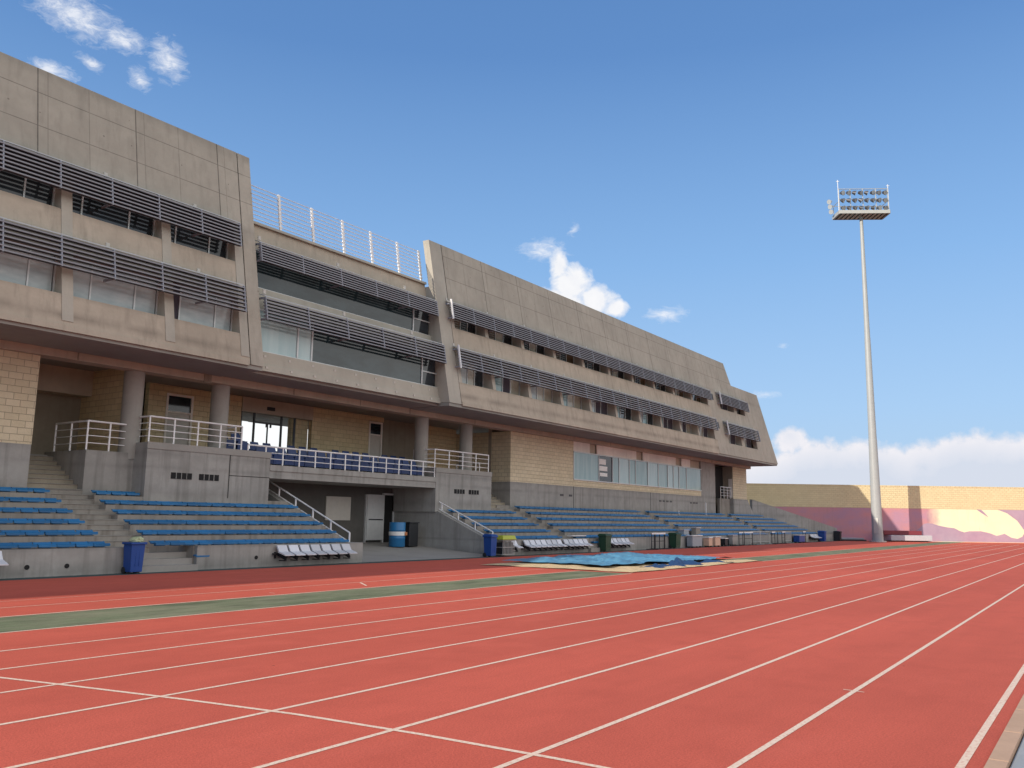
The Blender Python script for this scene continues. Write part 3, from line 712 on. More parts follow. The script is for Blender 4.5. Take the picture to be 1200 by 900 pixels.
# ---------------------------------------------------------------- grandstand terraces
T,RI=.70,.295
def terrace(mb,x0,x1,n,k0=0,ybk=27.2):
    for k in range(k0,n):
        y0=22.4+T*k; z1=.68+RI*k
        mb.box(x0,x1 if not callable(x1) else x1(y0),y0,ybk if k==n-1 else y0+T+.0,-.05 if k==0 else z1-RI-.2,z1)
def nose(mb,x0,x1,k): pass
G1=empty('grandstand_terrace',(10,24,0),'stepped concrete terrace left of the tunnel, with the blue wheeled bin before its stair','grandstand')
s=MB(); terrace(s,-9,13.2,5,0,25.9); s.box(-9,13.2,25.2+.7,26.6,1.6,.68+RI*5).box(-9,12.79,26.6,27,1.6,.68+RI*5); s.build('steps',M['step'],G1)
MB().box(-9,13.85,22.4-.14,22.4-.002,-.05,.69).build('front_wall',M['grey'],G1)
s=MB(); terrace(s,14.5,22.2,6,1,26.618); s.box(15.7,22.2,22.4,23.1,-.05,.68)
s.build('steps',M['step'],G1)
MB().box(15.75,22.2,22.26,22.398,-.05,.7).build('front_wall',M['grey'],G1)
# stair aisle : two risers per row
s=MB(); an_=MB()
for k in range(13):
    y0=22.4+.35*k-.0; z1=.68+RI*(k/2)-.148
    if k>=1: s.box(13.201,14.499,y0+.002,y0+.352 if k<12 else 26.6,z1-.6,z1); an_.box(13.202,14.498,y0-.02,y0+.06,z1+.002,z1+.016)
as_=s.build('aisle_stair',M['step'],G1); an_.build('nosing',M['floor'],as_)
s=MB()
for k in range(3): MB().box(13.851,15.699,22.1+.3*k,22.4+.3*k if k<2 else 23.09,-.05,.17+.17*k).build('entry_step',M['floor'],G1)
# stair up to the gallery between pier and podium
s=MB()
nz_=MB()
for k in range(8): s.box(12.81,14.49,26.63+.28*k,29.0,2.0,2.33+.155*k); nz_.box(12.812,14.488,26.60+.28*k,26.70+.28*k,2.3315+.155*k,2.345+.155*k)
gs_=s.build('gallery_stair',M['dim'],G1); nz_.build('nosing',M['floor'],gs_)
pd=MB().box(14.5,16.148,26.62,29.2,1.9,3.6).build('podium',M['grey'],G1)
pd=MB().box(16.15,21.2,25.88,28.8,1.9,3.95).build('podium',M['grey'],G1)
MB().box(16.13,21.22,25.85,25.879,3.74,3.96).build('coping',M['floor'],pd)
for x0 in (17.08,18.17):
    v=MB(); v.box(x0,x0+.8,25.865,25.88,2.79,3.0)
    v.build('vent',M['black'],pd)
    for q_ in (.18,.38,.58): MB().box(x0+q_,x0+q_+.02,25.85,25.865,2.79,3.0).build('vent_bar',M['grey'],pd)
sj=MB()
for x_ in (19.4,): sj.box(x_-.012,x_+.012,25.868,25.88,2.2,3.74)
sj.box(19.4,21.2,25.868,25.88,3.0,3.02); sj.build('wall_joint',M['black'],pd)
# tunnel side walls
def sidewall(x0,x1): return MB().prism([(22.26,-.05),(30,-.05),(30,2.98),(28.3,2.98),(22.9,.70),(22.26,.70)],x0,x1)
sidewall(22.2,22.6).build('side_wall',M['grey'],G1)
# tunnel floor ramp
structure('tunnel_ramp',M['floor'],MB().prism([(22.26,-.05),(28.7,-.05),(28.7,.45),(23.2,.06),(22.26,.006)],22.6,31.0))
# right terrace
G2=empty('grandstand_terrace',(55,24,0),'long stepped concrete terrace right of the tunnel running to the far brick wall','grandstand')
sidewall(31.0,31.4).build('side_wall',M['grey'],G2)
ex=lambda y: 87.0-2.25*(y-22.4)
aisR=[36.75,52.5,67.9]   # aisle starts, 1.2 wide
s=MB(); segs=[(31.4,36.75),(37.95,52.5),(53.6,67.9),(69.0,None)]
for a_,c_ in segs:
    for k in range(6):
        y0=22.4+T*k; z1=.68+RI*k
        e=c_ if c_ else ex(y0+.7)-.1
        s.box(a_,e,y0,27.9 if k==5 else y0+T,-.05 if k==0 else z1-RI-.2,z1)
s.build('steps',M['step'],G2)
for a_,c_ in ((36.75,37.95),(52.5,53.6),(67.9,69.0)):
    s=MB(); an_=MB()
    for k in range(1,13):
        y0=22.4+.35*k; z1=.68+RI*(k/2)-.148; s.box(a_+.001,c_-.001,y0+.002,y0+.352 if k<12 else 26.58,z1-.6,z1); an_.box(a_+.002,c_-.002,y0-.02,y0+.06,z1+.002,z1+.016)
    s.box(a_+.001,c_-.001,22.402,22.75,-.05,.53)
    as_=s.build('aisle_stair',M['step'],G2); an_.build('nosing',M['floor'],as_)
fwl=MB(); fwl.box(31.4,38.9,22.26,22.398,-.05,.7).box(40.2,86.8,22.26,22.398,-.05,.7); fwl.build('front_wall',M['grey'],G2)
MB().box(38.9,40.2,22.1,22.4,-.05,.2).box(38.9,40.2,22.3,22.398,.2,.42).build('entry_step',M['floor'],G2)
s=MB()
nz_=MB()
for k in range(8): s.box(35.31,37.98,26.63+.28*k,29.0,2.0,2.33+.155*k); nz_.box(35.312,37.978,26.60+.28*k,26.70+.28*k,2.3315+.155*k,2.345+.155*k)
gs_=s.build('gallery_stair',M['dim'],G2); nz_.build('nosing',M['floor'],gs_)
pd=MB().box(30.9,35.3,25.88,28.8,1.9,3.95).build('podium',M['grey'],G2)
MB().box(30.88,35.32,25.85,25.879,3.74,3.96).build('coping',M['floor'],pd)
for x0 in (32.29,33.43):
    MB().box(x0,x0+.8,25.865,25.88,2.79,3.0).build('vent',M['black'],pd)
    for q_ in (.18,.38,.58): MB().box(x0+q_,x0+q_+.02,25.85,25.865,2.79,3.0).build('vent_bar',M['grey'],pd)
# oblique far side wall
A0=Vector((76.6,26.9,0)); A1=Vector((87.3,22.3,0)); dd=(A1-A0).normalized(); nn=Vector((-dd.y,dd.x,0))*.15
def col(p,z0,z1): return [(p.x-nn.x,p.y-nn.y,z0),(p.x+nn.x,p.y+nn.y,z0),(p.x+nn.x,p.y+nn.y,z1),(p.x-nn.x,p.y-nn.y,z1)]
MB().loft(col(A0,-.05,3.7),col(A1,-.05,1.2)).build('side_wall',M['grey'],G2)

# ---------------------------------------------------------------- seats
def seat_mesh(name,m,w=.472,d=.36):
    b=MB(); h=w/2
    # moulded backless shell: dished pan with rolled front, raised rear lip, foot beneath
    prof=[(0,.0),(0,.045),(.04,.075),(.14,.06),(.27,.065),(d-.04,.115),(d,.12),(d,.09),(d-.05,.075),(.27,.03),(.14,.025),(.05,.02)]
    A=[(-h+.004,y,z+.012) for y,z in prof]; A2=[(-h+.05,y,z+.004) for y,z in prof]; B2=[(h-.05,y,z+.004) for y,z in prof]; B1=[(h-.004,y,z+.012) for y,z in prof]
    n=len(prof)
    for P_,Q_ in ((A,A2),(A2,B2),(B2,B1)):
        o=len(b.v); b.v+=P_+Q_; b.f+=[(o+i,o+(i+1)%n,o+n+(i+1)%n,o+n+i) for i in range(n)]
    b.f.append(tuple(range(n))); 
    b.add(B1,[tuple(range(n))[::-1]])
    b.box(-.12,.12,.08,.26,-.02,.035)
    me=b
    return me
sm=seat_mesh('seat',M['seat'])
proto=None; cnt=0
GR='blue backless plastic seats bolted along the terrace rows'
rown=['front','second','third','fourth','fifth','topmost']
positions=[]
def rowseats(x0,x1,k,lab):
    n=max(1,round((x1-x0)/.49)); pt_=(x1-x0)/n
    for i in range(n): positions.append((x0+pt_*(i+.5),22.47+T*k,.70+RI*k,lab))
for k in range(6):
    rowseats(1.0,13.18,k,'blue backless seat, %s row, left of the stair by the left brick pier'%rown[k])
    if k<5: rowseats(14.52,22.15,k,'blue backless seat, %s row, between the left stair and the tunnel'%rown[k])
    else: rowseats(14.6,16.1,k,'blue backless seat in the short topmost row beside the left concrete podium')
    if k<5: rowseats(31.5,36.7,k,'blue backless seat, %s row, between tunnel and first aisle of right terrace'%rown[k])
    rowseats(38.0,52.4,k,'blue backless seat, %s row of the right terrace below the cream brick wall'%rown[k])
    rowseats(53.7,67.8,k,'blue backless seat, %s row of the right terrace below the ribbon window'%rown[k])
    rowseats(69.1,[82,81,80.5,79.4,78.6,77.2][k],k,'blue backless seat, %s row of the farthest block of the right terrace'%rown[k])
positions.append((15.95,22.55-.3,.34,'blue backless seat on the low ledge right of the stair, under the front row'))
positions=[q for q in positions if q[0]>9.2]
positions.sort(key=lambda q:q[0]**2+q[1]**2)
def place(proto,me,q,name,group):
    o=proto if proto and not proto.get('used') else None
    return o
base=sm.build('terrace_seat',M['seat'],loc=(0,0,0)); base_me=base.data; D.objects.remove(base)
for i,(x_,y_,z_,lab) in enumerate(positions[:300]):
    o=D.objects.new('terrace_seat',base_me); COL.objects.link(o)
    rj=random.Random(i)
    o.location=(x_+rj.uniform(-.008,.008),y_+rj.uniform(-.01,.01),z_+.02); o.rotation_euler=(0,0,rj.uniform(-.02,.02))
    tag(o,lab,'seat',GR)
rest=MB()
for (x_,y_,z_,lab) in positions[300:]: rest.add([(v[0]+x_,v[1]+y_,v[2]+z_+.02) for v in sm.v],sm.f)
ro=rest.build('terrace_seats',M['seat']); tag(ro,'remaining blue backless seats filling the far rows of the right terrace','seats',None,'stuff')
# navy seats with backs behind the balcony rail
nb_=MB()
nb_.loft([(-.2,-.22,.36),(.2,-.22,.36),(.22,.18,.33),(-.22,.18,.33)],[(-.21,-.22,.41),(.21,-.22,.41),(.22,.2,.38),(-.22,.2,.38)])
nb_.loft([(-.245,.15,.08),(.245,.15,.08),(.245,.19,.08),(-.245,.19,.08)],[(-.245,.17,.40),(.245,.17,.40),(.245,.21,.40),(-.245,.21,.40)])
nb_.loft([(-.245,.17,.405),(.245,.17,.405),(.245,.21,.405),(-.245,.21,.405)],[(-.18,.27,.74),(.18,.27,.74),(.18,.30,.74),(-.18,.30,.74)])
nb_.loft([(-.245,-.24,.05),(.245,-.24,.05),(.245,-.2,.05),(-.245,-.2,.05)],[(-.24,-.24,.355),(.24,-.24,.355),(.24,-.2,.355),(-.24,-.2,.355)])
nb_.box(-.05,.05,-.03,.1,0,.36).box(-.18,.18,-.05,.12,0,.02)
t0=nb_.build('balcony_seat',M['navy'],loc=(0,0,0)); nme=t0.data; D.objects.remove(t0)
def navy(x_,y_,z_,lab):
    o=D.objects.new('balcony_seat',nme); COL.objects.link(o); o.location=(x_,y_,z_); o.rotation_euler=(0,0,random.uniform(-.03,.03))
    tag(o,lab,'seat','navy blue seats on the balcony')
for i in range(18): navy(21.4+.52*i,26.5,3.52,'navy seat with a backrest in the front row behind the balcony rail')
for i in (0,1,2,4,5,6,8,9,10,11,13,14,15): navy(21.2+.62*i,27.4,3.74,'navy seat with a backrest in the back row of the balcony')
MB().box(21.2,31,27.2,28.4,3.505,3.735).build('seat_plinth',M['floor'],B)
for x_ in (20.0,20.6): navy(x_,27.0,3.97,'navy seat standing on the left podium just left of the balcony')

# white tip-up seats fixed along the track wall
def white_row(x0,n,lab,pitch=.47,miss=()):
    root=empty('seat_row',(x0,22.1,.3),lab,'seats','white tip-up seat rows along the terrace wall')
    bmr=MB().box(x0-.1,x0+n*pitch+.05,22.16,22.22,.36,.42)
    for i in range(0,n,1): bmr.box(x0+i*pitch,x0+i*pitch+.05,22.2,22.26,.25,.45)
    bmr.build('rail',M['darkmetal'],root)
    for i in range(n):
        if i in miss: continue
        xc=x0+.2+pitch*i; s_=MB()
        prof=[(22.2,.66),(22.14,.67),(22.02,.47),(21.80,.40),(21.72,.37),(21.72,.345),(21.82,.37),(22.06,.43),(22.17,.62)]
        s_.loft([(xc-.19,y,z) for y,z in prof],[(xc+.19,y,z) for y,z in prof])
        so_=s_.build('seat',M['seatw'],root)
        MB().loft([(xc-.12,22.2,.34),(xc+.12,22.2,.34),(xc+.12,22.1,.40),(xc-.12,22.1,.40)],[(xc-.03,21.92,.20),(xc+.03,21.92,.20),(xc+.03,21.9,.24),(xc-.03,21.9,.24)]).box(xc-.03,xc+.03,21.9,22.2,.17,.2).build('bracket',M['darkmetal'],so_)
    return root
white_row(18.6,7,'row of seven white tip-up seats on the wall left of the tunnel entrance')
white_row(31.75,1,'single white tip-up seat beside the yellow-topped bin')
white_row(32.75,7,'longer run of white tip-up seats right of the tunnel, nearest the tarpaulin')
white_row(36.2,5,'shorter run of white tip-up seats just left of the low blue seat')
white_row(40.8,5,'short run of white tip-up seats between the two dark green bins')
white_row(78.0,5,'far run of white tip-up seats at the end of the terrace by the blue bin')
white_row(7.0,7,'white tip-up seats at the left edge of the frame, cut off by it')
# loose low blue seats under the wall gap on the right
o=D.objects.new('terrace_seat',base_me); COL.objects.link(o); o.location=(39.6,22.2,.45); tag(o,'blue seat set in the gap of the wall beside the first green bin','seat',GR)

# ---------------------------------------------------------------- railings
def railing(name,pts,h,zb,label,group=None,posts=None,bars=3,r=.022,top=.032,sp=.9):
    """pts: list of (x,y) ; zb base height (number or list)"""
    root=empty(name,(pts[0][0],pts[0][1],zb),label,'railing',group)
    pb=MB(); rb=MB()
    for q_,((x0,y0),(x1,y1)) in enumerate(zip(pts,pts[1:])):
        L_=math.hypot(x1-x0,y1-y0); n=max(1,round(L_/sp))
        for i in range(1 if q_ else 0,n+1):
            x_=x0+(x1-x0)*i/n; y_=y0+(y1-y0)*i/n
            q=MB().bar((x_,y_,zb),(x_,y_,zb+h),.05,.03); q.build('post',M['whitemetal'],root)
        for j in range(bars): rb.tube((x0,y0,zb+h*(j+1)/(bars+1)),(x1,y1,zb+h*(j+1)/(bars+1)),r*.7,n=6)
        rb.tube((x0,y0,zb+h),(x1,y1,zb+h),top,n=8)
    rb.build('rail',M['whitemetal'],root); return root
railing('white_railing',[(14.55,28.7),(14.55,26.72),(16.05,26.72)],.93,3.6,'white tubular railing on the small left podium beside the stairs',sp=.98)
railing('white_railing',[(16.25,27.1),(16.25,26.02),(19.95,26.02)],.87,3.95,'white tubular railing on the taller left podium in front of two columns',sp=.93)
railing('white_railing',[(19.95,26.4),(19.95,27.8)],.87,3.95,'short white railing return at the left end of the balcony',sp=.9)
railing('white_railing',[(20.2,25.94),(30.85,25.94)],.68,3.5,'long low white railing along the balcony front',sp=.82,bars=2)
railing('white_railing',[(30.8,27.2),(30.95,26.02),(35.2,26.02)],.87,3.95,'white tubular railing on the right podium beside the brick wall',sp=.95)
railing('white_railing',[(35.35,26.7),(35.35,28.2)],.87,3.55,'short white railing along the stairs right of the right podium',sp=.8)
railing('white_railing',[(69.0,26.8),(71.3,26.8)],.95,3.6,'small white railing in the dark opening at the far end',sp=.8)
def slope_rail(x,label):
    root=empty('white_handrail',(x,22.4,.7),label,'handrail')
    rb=MB(); a_=Vector((x,22.75,.68)); c_=Vector((x,27.7,2.76)); up=Vector((0,0,.36))
    rb.tube(a_+up,c_+up,.03); rb.tube(a_+Vector((0,0,.03)),c_+Vector((0,0,.03)),.022); rb.build('rail',M['whitemetal'],root)
    for i in range(6):
        p_=a_.lerp(c_,i/5); MB().bar(p_,p_+up,.05,.04).build('post',M['whitemetal'],root)
slope_rail(22.4,'white sloping handrail on the wall left of the tunnel')
slope_rail(31.2,'white sloping handrail on the wall right of the tunnel')
for x_,h_,lb in ((58.75,.25,'short white post on the top row below the ribbon window'),(63.9,.95,'tall thin white post on the top row near the far pillar')):
    tag(MB().tube((x_,26.05,2.15),(x_,26.05,2.15+h_),.04,n=10).tube((x_,26.05,2.15),(x_,26.05,2.19),.09,n=10).build('white_post',M['whitemetal'],loc=(x_,26.05,2.15)),lb,'post')

# ---------------------------------------------------------------- bins etc
def wheelie(x,y,w,h,m,label,bag=False,lid=True,d=None,rz=0):
    d=d or w; root=empty('wheeled_bin',(x,y,0),label,'bin',None)
    b_=MB(); a=w/2; e=d/2
    b_.loft([(x-a*.86,y-e*.86,.05),(x+a*.86,y-e*.86,.05),(x+a*.86,y+e*.86,.05),(x-a*.86,y+e*.86,.05)],[(x-a,y-e,h),(x+a,y-e,h),(x+a,y+e,h),(x-a,y+e,h)])
    b_.box(x-a*.3,x-a*.22,y-e*.93-.01,y-e*.6,.2,h-.12).box(x+a*.22,x+a*.3,y-e*.93-.01,y-e*.6,.2,h-.12)
    b_.build('body',m,root,bevel=.015)
    MB().box(x-a-.035,x+a+.035,y-e-.035,y+e+.035,h-.05,h+.01).build('rim',m,root,bevel=.01)
    for s_ in (-1,1): MB().tube((x+s_*a*.8-.03,y+e*.75,.09),(x+s_*a*.8+.03,y+e*.75,.09),.09,n=14).build('wheel',M['bindark'],root)
    if lid: MB().loft([(x-a-.03,y-e-.03,h+.012),(x+a+.03,y-e-.03,h+.012),(x+a+.03,y+e+.03,h+.012),(x-a-.03,y+e+.03,h+.012)],[(x-a+.03,y-e+.05,h+.07),(x+a-.03,y-e+.05,h+.07),(x+a-.03,y+e-.02,h+.09),(x-a+.03,y+e-.02,h+.09)]).build('lid',m,root)
    return root
wheelie(13.55,21.95,.40,.83,M['binblue'],'blue wheeled bin with a pale bag bulging out, before the left stair',lid=False)
def bag(x,y,z,r,m,label):
    import bmesh
    bm=bmesh.new(); bmesh.ops.create_icosphere(bm,subdivisions=3,radius=1)
    for v in bm.verts:
        n_=mn.noise(v.co*2.1+Vector((x,1,3))); v.co=Vector((v.co.x*r*(1+.25*n_),v.co.y*r*(1+.25*n_),v.co.z*r*.55*(1+.6*n_)))
    me=D.meshes.new('rubbish_bag'); bm.to_mesh(me); bm.free(); me.materials.append(m)
    o=D.objects.new('rubbish_bag',me); COL.objects.link(o); o.location=(x,y,z); tag(o,label,'bag')
bag(13.6,21.95,.88,.19,M['bag'],'pale green rubbish bag sticking out of the blue wheeled bin')
MB_=MB
def drum(x,y,z,r,h,m,label,band=None):
    root=empty('drum',(x,y,z),label,'drum')
    b_=MB(); lev=[0,.02,.33,.345,.36,.66,.675,.69,.98,1.]; rad=[.96,1,1,1.03,1,1,1.03,1,1,.97]
    n=24
    o=len(b_.v)
    for l_,q in zip(lev,rad): b_.v+=[(x+r*q*math.cos(6.28318*i/n),y+r*q*math.sin(6.28318*i/n),z+h*l_) for i in range(n)]
    for j in range(len(lev)-1): b_.f+=[(j*n+i,j*n+(i+1)%n,(j+1)*n+(i+1)%n,(j+1)*n+i) for i in range(n)]
    b_.f+=[tuple(range(n))[::-1],tuple((len(lev)-1)*n+i for i in range(n))]
    b_.build('body',m,root,smooth=True)
    if band:
        MB().tube((x,y,z+h*.46),(x,y,z+h*.62),r*1.04,n=24,cap=False).build('band',M['white'],root,smooth=True)
        MB().box(x+r*.25,x+r*.7,y-r*1.06,y-r*.8,z+h*.47,z+h*.6).build('sticker',M['rust'],root)
    return root
zr=lambda y:.07*(y-22.4)+.0
drum(29.05,26.5,zr(26.5)+.03,.36,1.08,M['barrel'],'blue drum with a white band inside the tunnel mouth',True)
tb_=empty('tall_bin',(30.1,26.5,.3),'tall black box bin beside the blue drum in the tunnel','bin')
MB().box(29.6,30.2,26.25,26.85,zr(26.5)+.03,zr(26.5)+1.08).build('body',M['bindark'],tb_,bevel=.02)
MB().box(29.57,30.23,26.22,26.88,zr(26.5)+1.082,zr(26.5)+1.12).build('lid',M['bindark'],tb_)
wheelie(30.0,22.0,.42,.88,M['binblue'],'blue bin with dark rim at the right side of the tunnel mouth',lid=True)
yb=empty('yellow_topped_bin',(31.05,22.0,0),'grey wire litter bin with a yellow-green top right of the tunnel','bin')
yy=MB()
for i in range(9):
    for y_ in (21.75,22.2): yy.box(30.6+.105*i,30.62+.105*i,y_,y_+.02,.06,.72)
for z_ in (.08,.38,.68): yy.box(30.58,31.5,21.75,21.77,z_,z_+.03).box(30.58,31.5,22.2,22.22,z_,z_+.03).box(30.58,30.6,21.77,22.2,z_,z_+.03).box(31.48,31.5,21.77,22.2,z_,z_+.03)
yy.build('cage',M['galv'],yb); MB().box(30.64,31.44,21.8,22.17,.07,.6).build('liner',M['bindark'],yb)
MB().loft([(30.52,21.68,.72),(31.56,21.68,.72),(31.56,22.26,.72),(30.52,22.26,.72)],[(30.58,21.74,.9),(31.5,21.74,.9),(31.5,22.2,.9),(30.58,22.2,.9)]).build('top',M['yellow'],yb,bevel=.02)
wheelie(40.1,21.95,.6,.84,M['bingreen'],'dark green bin between two runs of white seats',d=.45)
wheelie(48.9,21.95,.7,.86,M['bingreen'],'second dark green bin farther along, beside stacked hurdles',d=.5)
wheelie(81.0,21.9,.6,.9,M['binblue'],'blue bin at the far end of the right terrace',d=.6)
wheelie(86.4,21.9,.6,.86,M['bindark'],'dark bin at the foot of the far sloping side wall',d=.6)

# stacked hurdles: base rails, uprights and board
def hurdle():
    root=empty('hurdle',(0,0,0),'x','hurdle','hurdles stored along the terrace wall')
    b_=MB()
    for s_ in (-.55,.55): b_.box(s_-.02,s_+.02,-.35,.3,0,.04).box(s_-.02,s_+.02,-.02,.02,.04,.95)
    b_.box(-.55,.55,-.35,-.31,0,.04).box(-.53,.53,-.01,.01,.45,.48)
    b_.build('frame',M['darkmetal'],root)
    MB().box(-.6,.6,-.035,-.021,.86,.95).build('board',M['white'],root)
    return root
hp=hurdle(); first=True
hx=[(45.9,'nearest'),(46.4,'second'),(46.9,'third'),(47.4,'fourth')]
hl=[(45.9,21.95,.25,'leftmost hurdle left of the second green bin, turned end-on'),(46.6,21.9,-.1,'middle hurdle left of the second green bin'),(47.3,22.05,.15,'hurdle standing right against the left side of the second green bin'),
(60.2,21.95,.1,'dark hurdle standing alone past the cream boxes'),(61.6,21.9,-.2,'dark hurdle with white board second past the cream boxes'),(67.2,21.9,.1,'left hurdle of the loose group far along the wall'),(68.6,22.0,.3,'middle hurdle of the loose group far along the wall'),(69.9,21.95,.1,'right hurdle of the loose group far along the wall'),(75.6,21.95,.1,'lone hurdle beyond the loose group, nearest the far white seats')]
for i,(x_,y_,rz,lb) in enumerate(hl):
    if i==0: hp.location=(x_,y_,0); hp.rotation_euler=(0,0,rz); hp['label']=lb
    else: dup(hp,(x_,y_,0),rz,lb)
# equipment boxes and covered carts
def crate(x0,x1,y0,y1,h,mb_,mt,label,name='equipment_box'):
    root=empty(name,((x0+x1)/2,(y0+y1)/2,0),label,'box')
    MB().box(x0,x1,y0,y1,.08,h).build('body',mb_,root,bevel=.02)
    MB().box(x0-.04,x1+.04,y0-.04,y1+.04,h+.002,h+.06).build('lid',mt,root,bevel=.01)
    for a_ in (x0+.1,x1-.18):
        MB().box(a_,a_+.08,y0+.05,y0+.13,0,.08).box(a_,a_+.08,y1-.13,y1-.05,0,.08).build('foot',M['darkmetal'],root)
crate(51.0,52.5,21.7,22.1,.72,M['boxgrey'],M['white'],'grey box with a white lid just right of the second green bin')
crate(53.4,54.0,21.6,22.0,.58,M['foam'],M['white'],'left peach box with white lid')
crate(54.5,55.4,21.6,22.05,.62,M['foam'],M['white'],'right, wider peach box with white lid')
crate(56.5,57.0,21.7,22.1,.5,M['darkmetal'],M['white'],'small dark box with white lid beside the peach boxes')
crate(51.5,52.3,22.5,22.9,1.05,M['boxgrey'],M['matw'],'pale box standing up on the first row behind the grey box')
crate(53.6,54.3,22.55,22.9,1.2,M['step'],M['matw'],'brown and grey box set higher on the first row behind the peach boxes')
crate(58.2,59.0,21.8,22.1,.7,M['grey'],M['matw'],'grey cabinet with pale top between the dark box and the lone hurdle')
crate(73.0,74.6,21.6,22.1,.6,M['binblue'],M['matw'],'dark blue box with pale lid beyond the loose hurdles')
# white barrier frames leaning along wall
def barrier(x0,x1,y,h,label):
    root=empty('barrier',(x0,y,0),label,'barrier','grey crowd barriers along the terrace wall')
    b_=MB(); b_.tube((x0,y,.05),(x0,y,h),.025).tube((x1,y,.05),(x1,y,h),.025).tube((x0,y,h),(x1,y,h),.025).tube((x0,y,.2),(x1,y,.2),.02)
    b_.build('frame',M['galv'],root)
    c_=MB(); n=int((x1-x0)/.13)
    for i in range(1,n): c_.tube((x0+(x1-x0)*i/n,y,.2),(x0+(x1-x0)*i/n,y,h),.008,n=5)
    c_.build('bars',M['galv'],root)
    MB().box(x0+.1,x0+.15,y-.25,y+.2,0,.05).box(x1-.15,x1-.1,y-.25,y+.2,0,.05).build('foot',M['galv'],root)
barrier(62.3,64.4,22.0,.95,'left grey crowd barrier against the wall')
barrier(64.6,66.7,22.05,.95,'middle grey crowd barrier against the wall')
barrier(70.5,72.2,22.05,.9,'right grey crowd barrier farthest along the wall')
# white board laid on front row
tag(MB().box(37.6,39.0,22.45,22.75,.80,.84).build('white_board',M['white'],loc=(38.3,22.6,.8)),'narrow white board lying on the front row above the white seats','board')
# drain hole in left wall
for x_,z_ in ((10.9,.25),(11.9,.25),(17.9,.3)):
    MB().tube((x_,22.262,z_),(x_,22.24,z_),.06,n=12).build('drain_pipe',M['black'],G1)

# ---------------------------------------------------------------- end wall with mural
fh=Vector((math.cos(yaw),math.sin(yaw),0)); wv=Vector((math.sin(yaw),-math.cos(yaw),0))
def WP(l,d,z): return tuple(fh*d+wv*l+Vector((0,0,z)))
EW=empty('boundary_wall',tuple(fh*86.5+wv*40),'long end wall with yellow brick top and a painted mural below','wall')
# brick above / plaster below ; three segments: left (d=86.5), angled jog, right (d=88.5)
segs_=[((8,86.5),(43.0,86.5)),((43.0,86.5),(95,86.5))]
def wseg(a,c,z0,z1,th=.35,out=0):
    (l0,d0),(l1,d1)=a,c
    A=[WP(l0,d0-out,z0),WP(l0,d0+th,z0),WP(l0,d0+th,z1),WP(l0,d0-out,z1)]; Bq=[WP(l1,d1-out,z0),WP(l1,d1+th,z0),WP(l1,d1+th,z1),WP(l1,d1-out,z1)]
    return A,Bq
def mural_mat(name,c,c2):
    m,nt,b=mat(name); P=wpos(nt); n=noise(nt,P,.8,5,.6); n2=noise(nt,P,6,4,.6)
    col=mix(nt,ramp(nt,n,[(.35,0),(.7,1)]),c,c2); col=mix(nt,mth(nt,'MULTIPLY',n2,.3),col,tuple(x*.8 for x in c))
    L(nt,col,b.inputs['Base Color']); b.inputs['Roughness'].default_value=.85; return m
pink=mural_mat('pink_mural_paint',(.66,.29,.30),(.56,.29,.34)); cream=mural_mat('cream_mural_paint',(.92,.84,.55),(.95,.88,.62)); purple=mural_mat('purple_mural_paint',(.42,.29,.38),(.50,.36,.43))
lav=mural_mat('dark_purple_mural_paint',(.13,.09,.16),(.17,.12,.2))
walls_=[]
for i,(a_,c_) in enumerate(segs_):
    MB().loft(*wseg(a_,c_,3.25,5.45,out=.012)).build('brick_course',M['brickwall'],EW)
    walls_.append(MB().loft(*wseg(a_,c_,-.05,3.25)).build('mural_wall',pink,EW))
    MB().loft(*wseg(a_,c_,5.45,5.53,.4,.04)).build('coping',M['brickwall'],EW)
def graded():
    m,nt,b=mat('faded_mural_paint'); P=wpos(nt)
    dp=N(nt,'ShaderNodeVectorMath'); dp.operation='DOT_PRODUCT'; L(nt,P,dp.inputs[0]); dp.inputs[1].default_value=tuple(wv)
    n=noise(nt,P,.8,5,.65); n2=noise(nt,P,5,5,.65); n3=noise(nt,P,.35,4,.6,scl=(1,1,2))
    lilac=mix(nt,ramp(nt,n3,[(.4,0),(.62,1)]),(.62,.27,.28),(.50,.27,.36)); lilac=mix(nt,mth(nt,'MULTIPLY',n2,.35),lilac,(.42,.24,.28))
    cr=mix(nt,n,(.90,.80,.50),(.95,.88,.62)); cr=mix(nt,mth(nt,'MULTIPLY',n2,.25),cr,(.80,.66,.42))
    f=ramp(nt,mth(nt,'ADD',mth(nt,'MULTIPLY',mth(nt,'SUBTRACT',dp.outputs['Value'],41.6),.5),mth(nt,'MULTIPLY',mth(nt,'SUBTRACT',n,.5),.8)),[(.1,0),(.75,1)])
    col=mix(nt,f,lilac,cr); st=noise(nt,P,1,5,.6,scl=(3,3,.3)); col=mix(nt,mth(nt,'MULTIPLY',ramp(nt,st,[(.55,0),(.8,1)]),.35),col,(.30,.22,.22))
    L(nt,col,b.inputs['Base Color']); b.inputs['Roughness'].default_value=.85; return m
graded_m=graded()
for w_ in walls_: w_.data.materials[0]=graded_m
def paint(pts,d,m,name='mural_shape',out=.006):
    # polygon on the wall face at depth d, triangulated as fan strip
    q_=86.5/88.5; me=MB(); me.v=[WP(l*q_,86.5-out,max(z,1.6+(z-1.6)*q_) if z<.1 else min(3.247,1.6+(z-1.6)*q_ if z<3.2 else z)) for l,z in pts]; me.f=[tuple(range(len(pts)))]
    return me.build(name,m,EW)
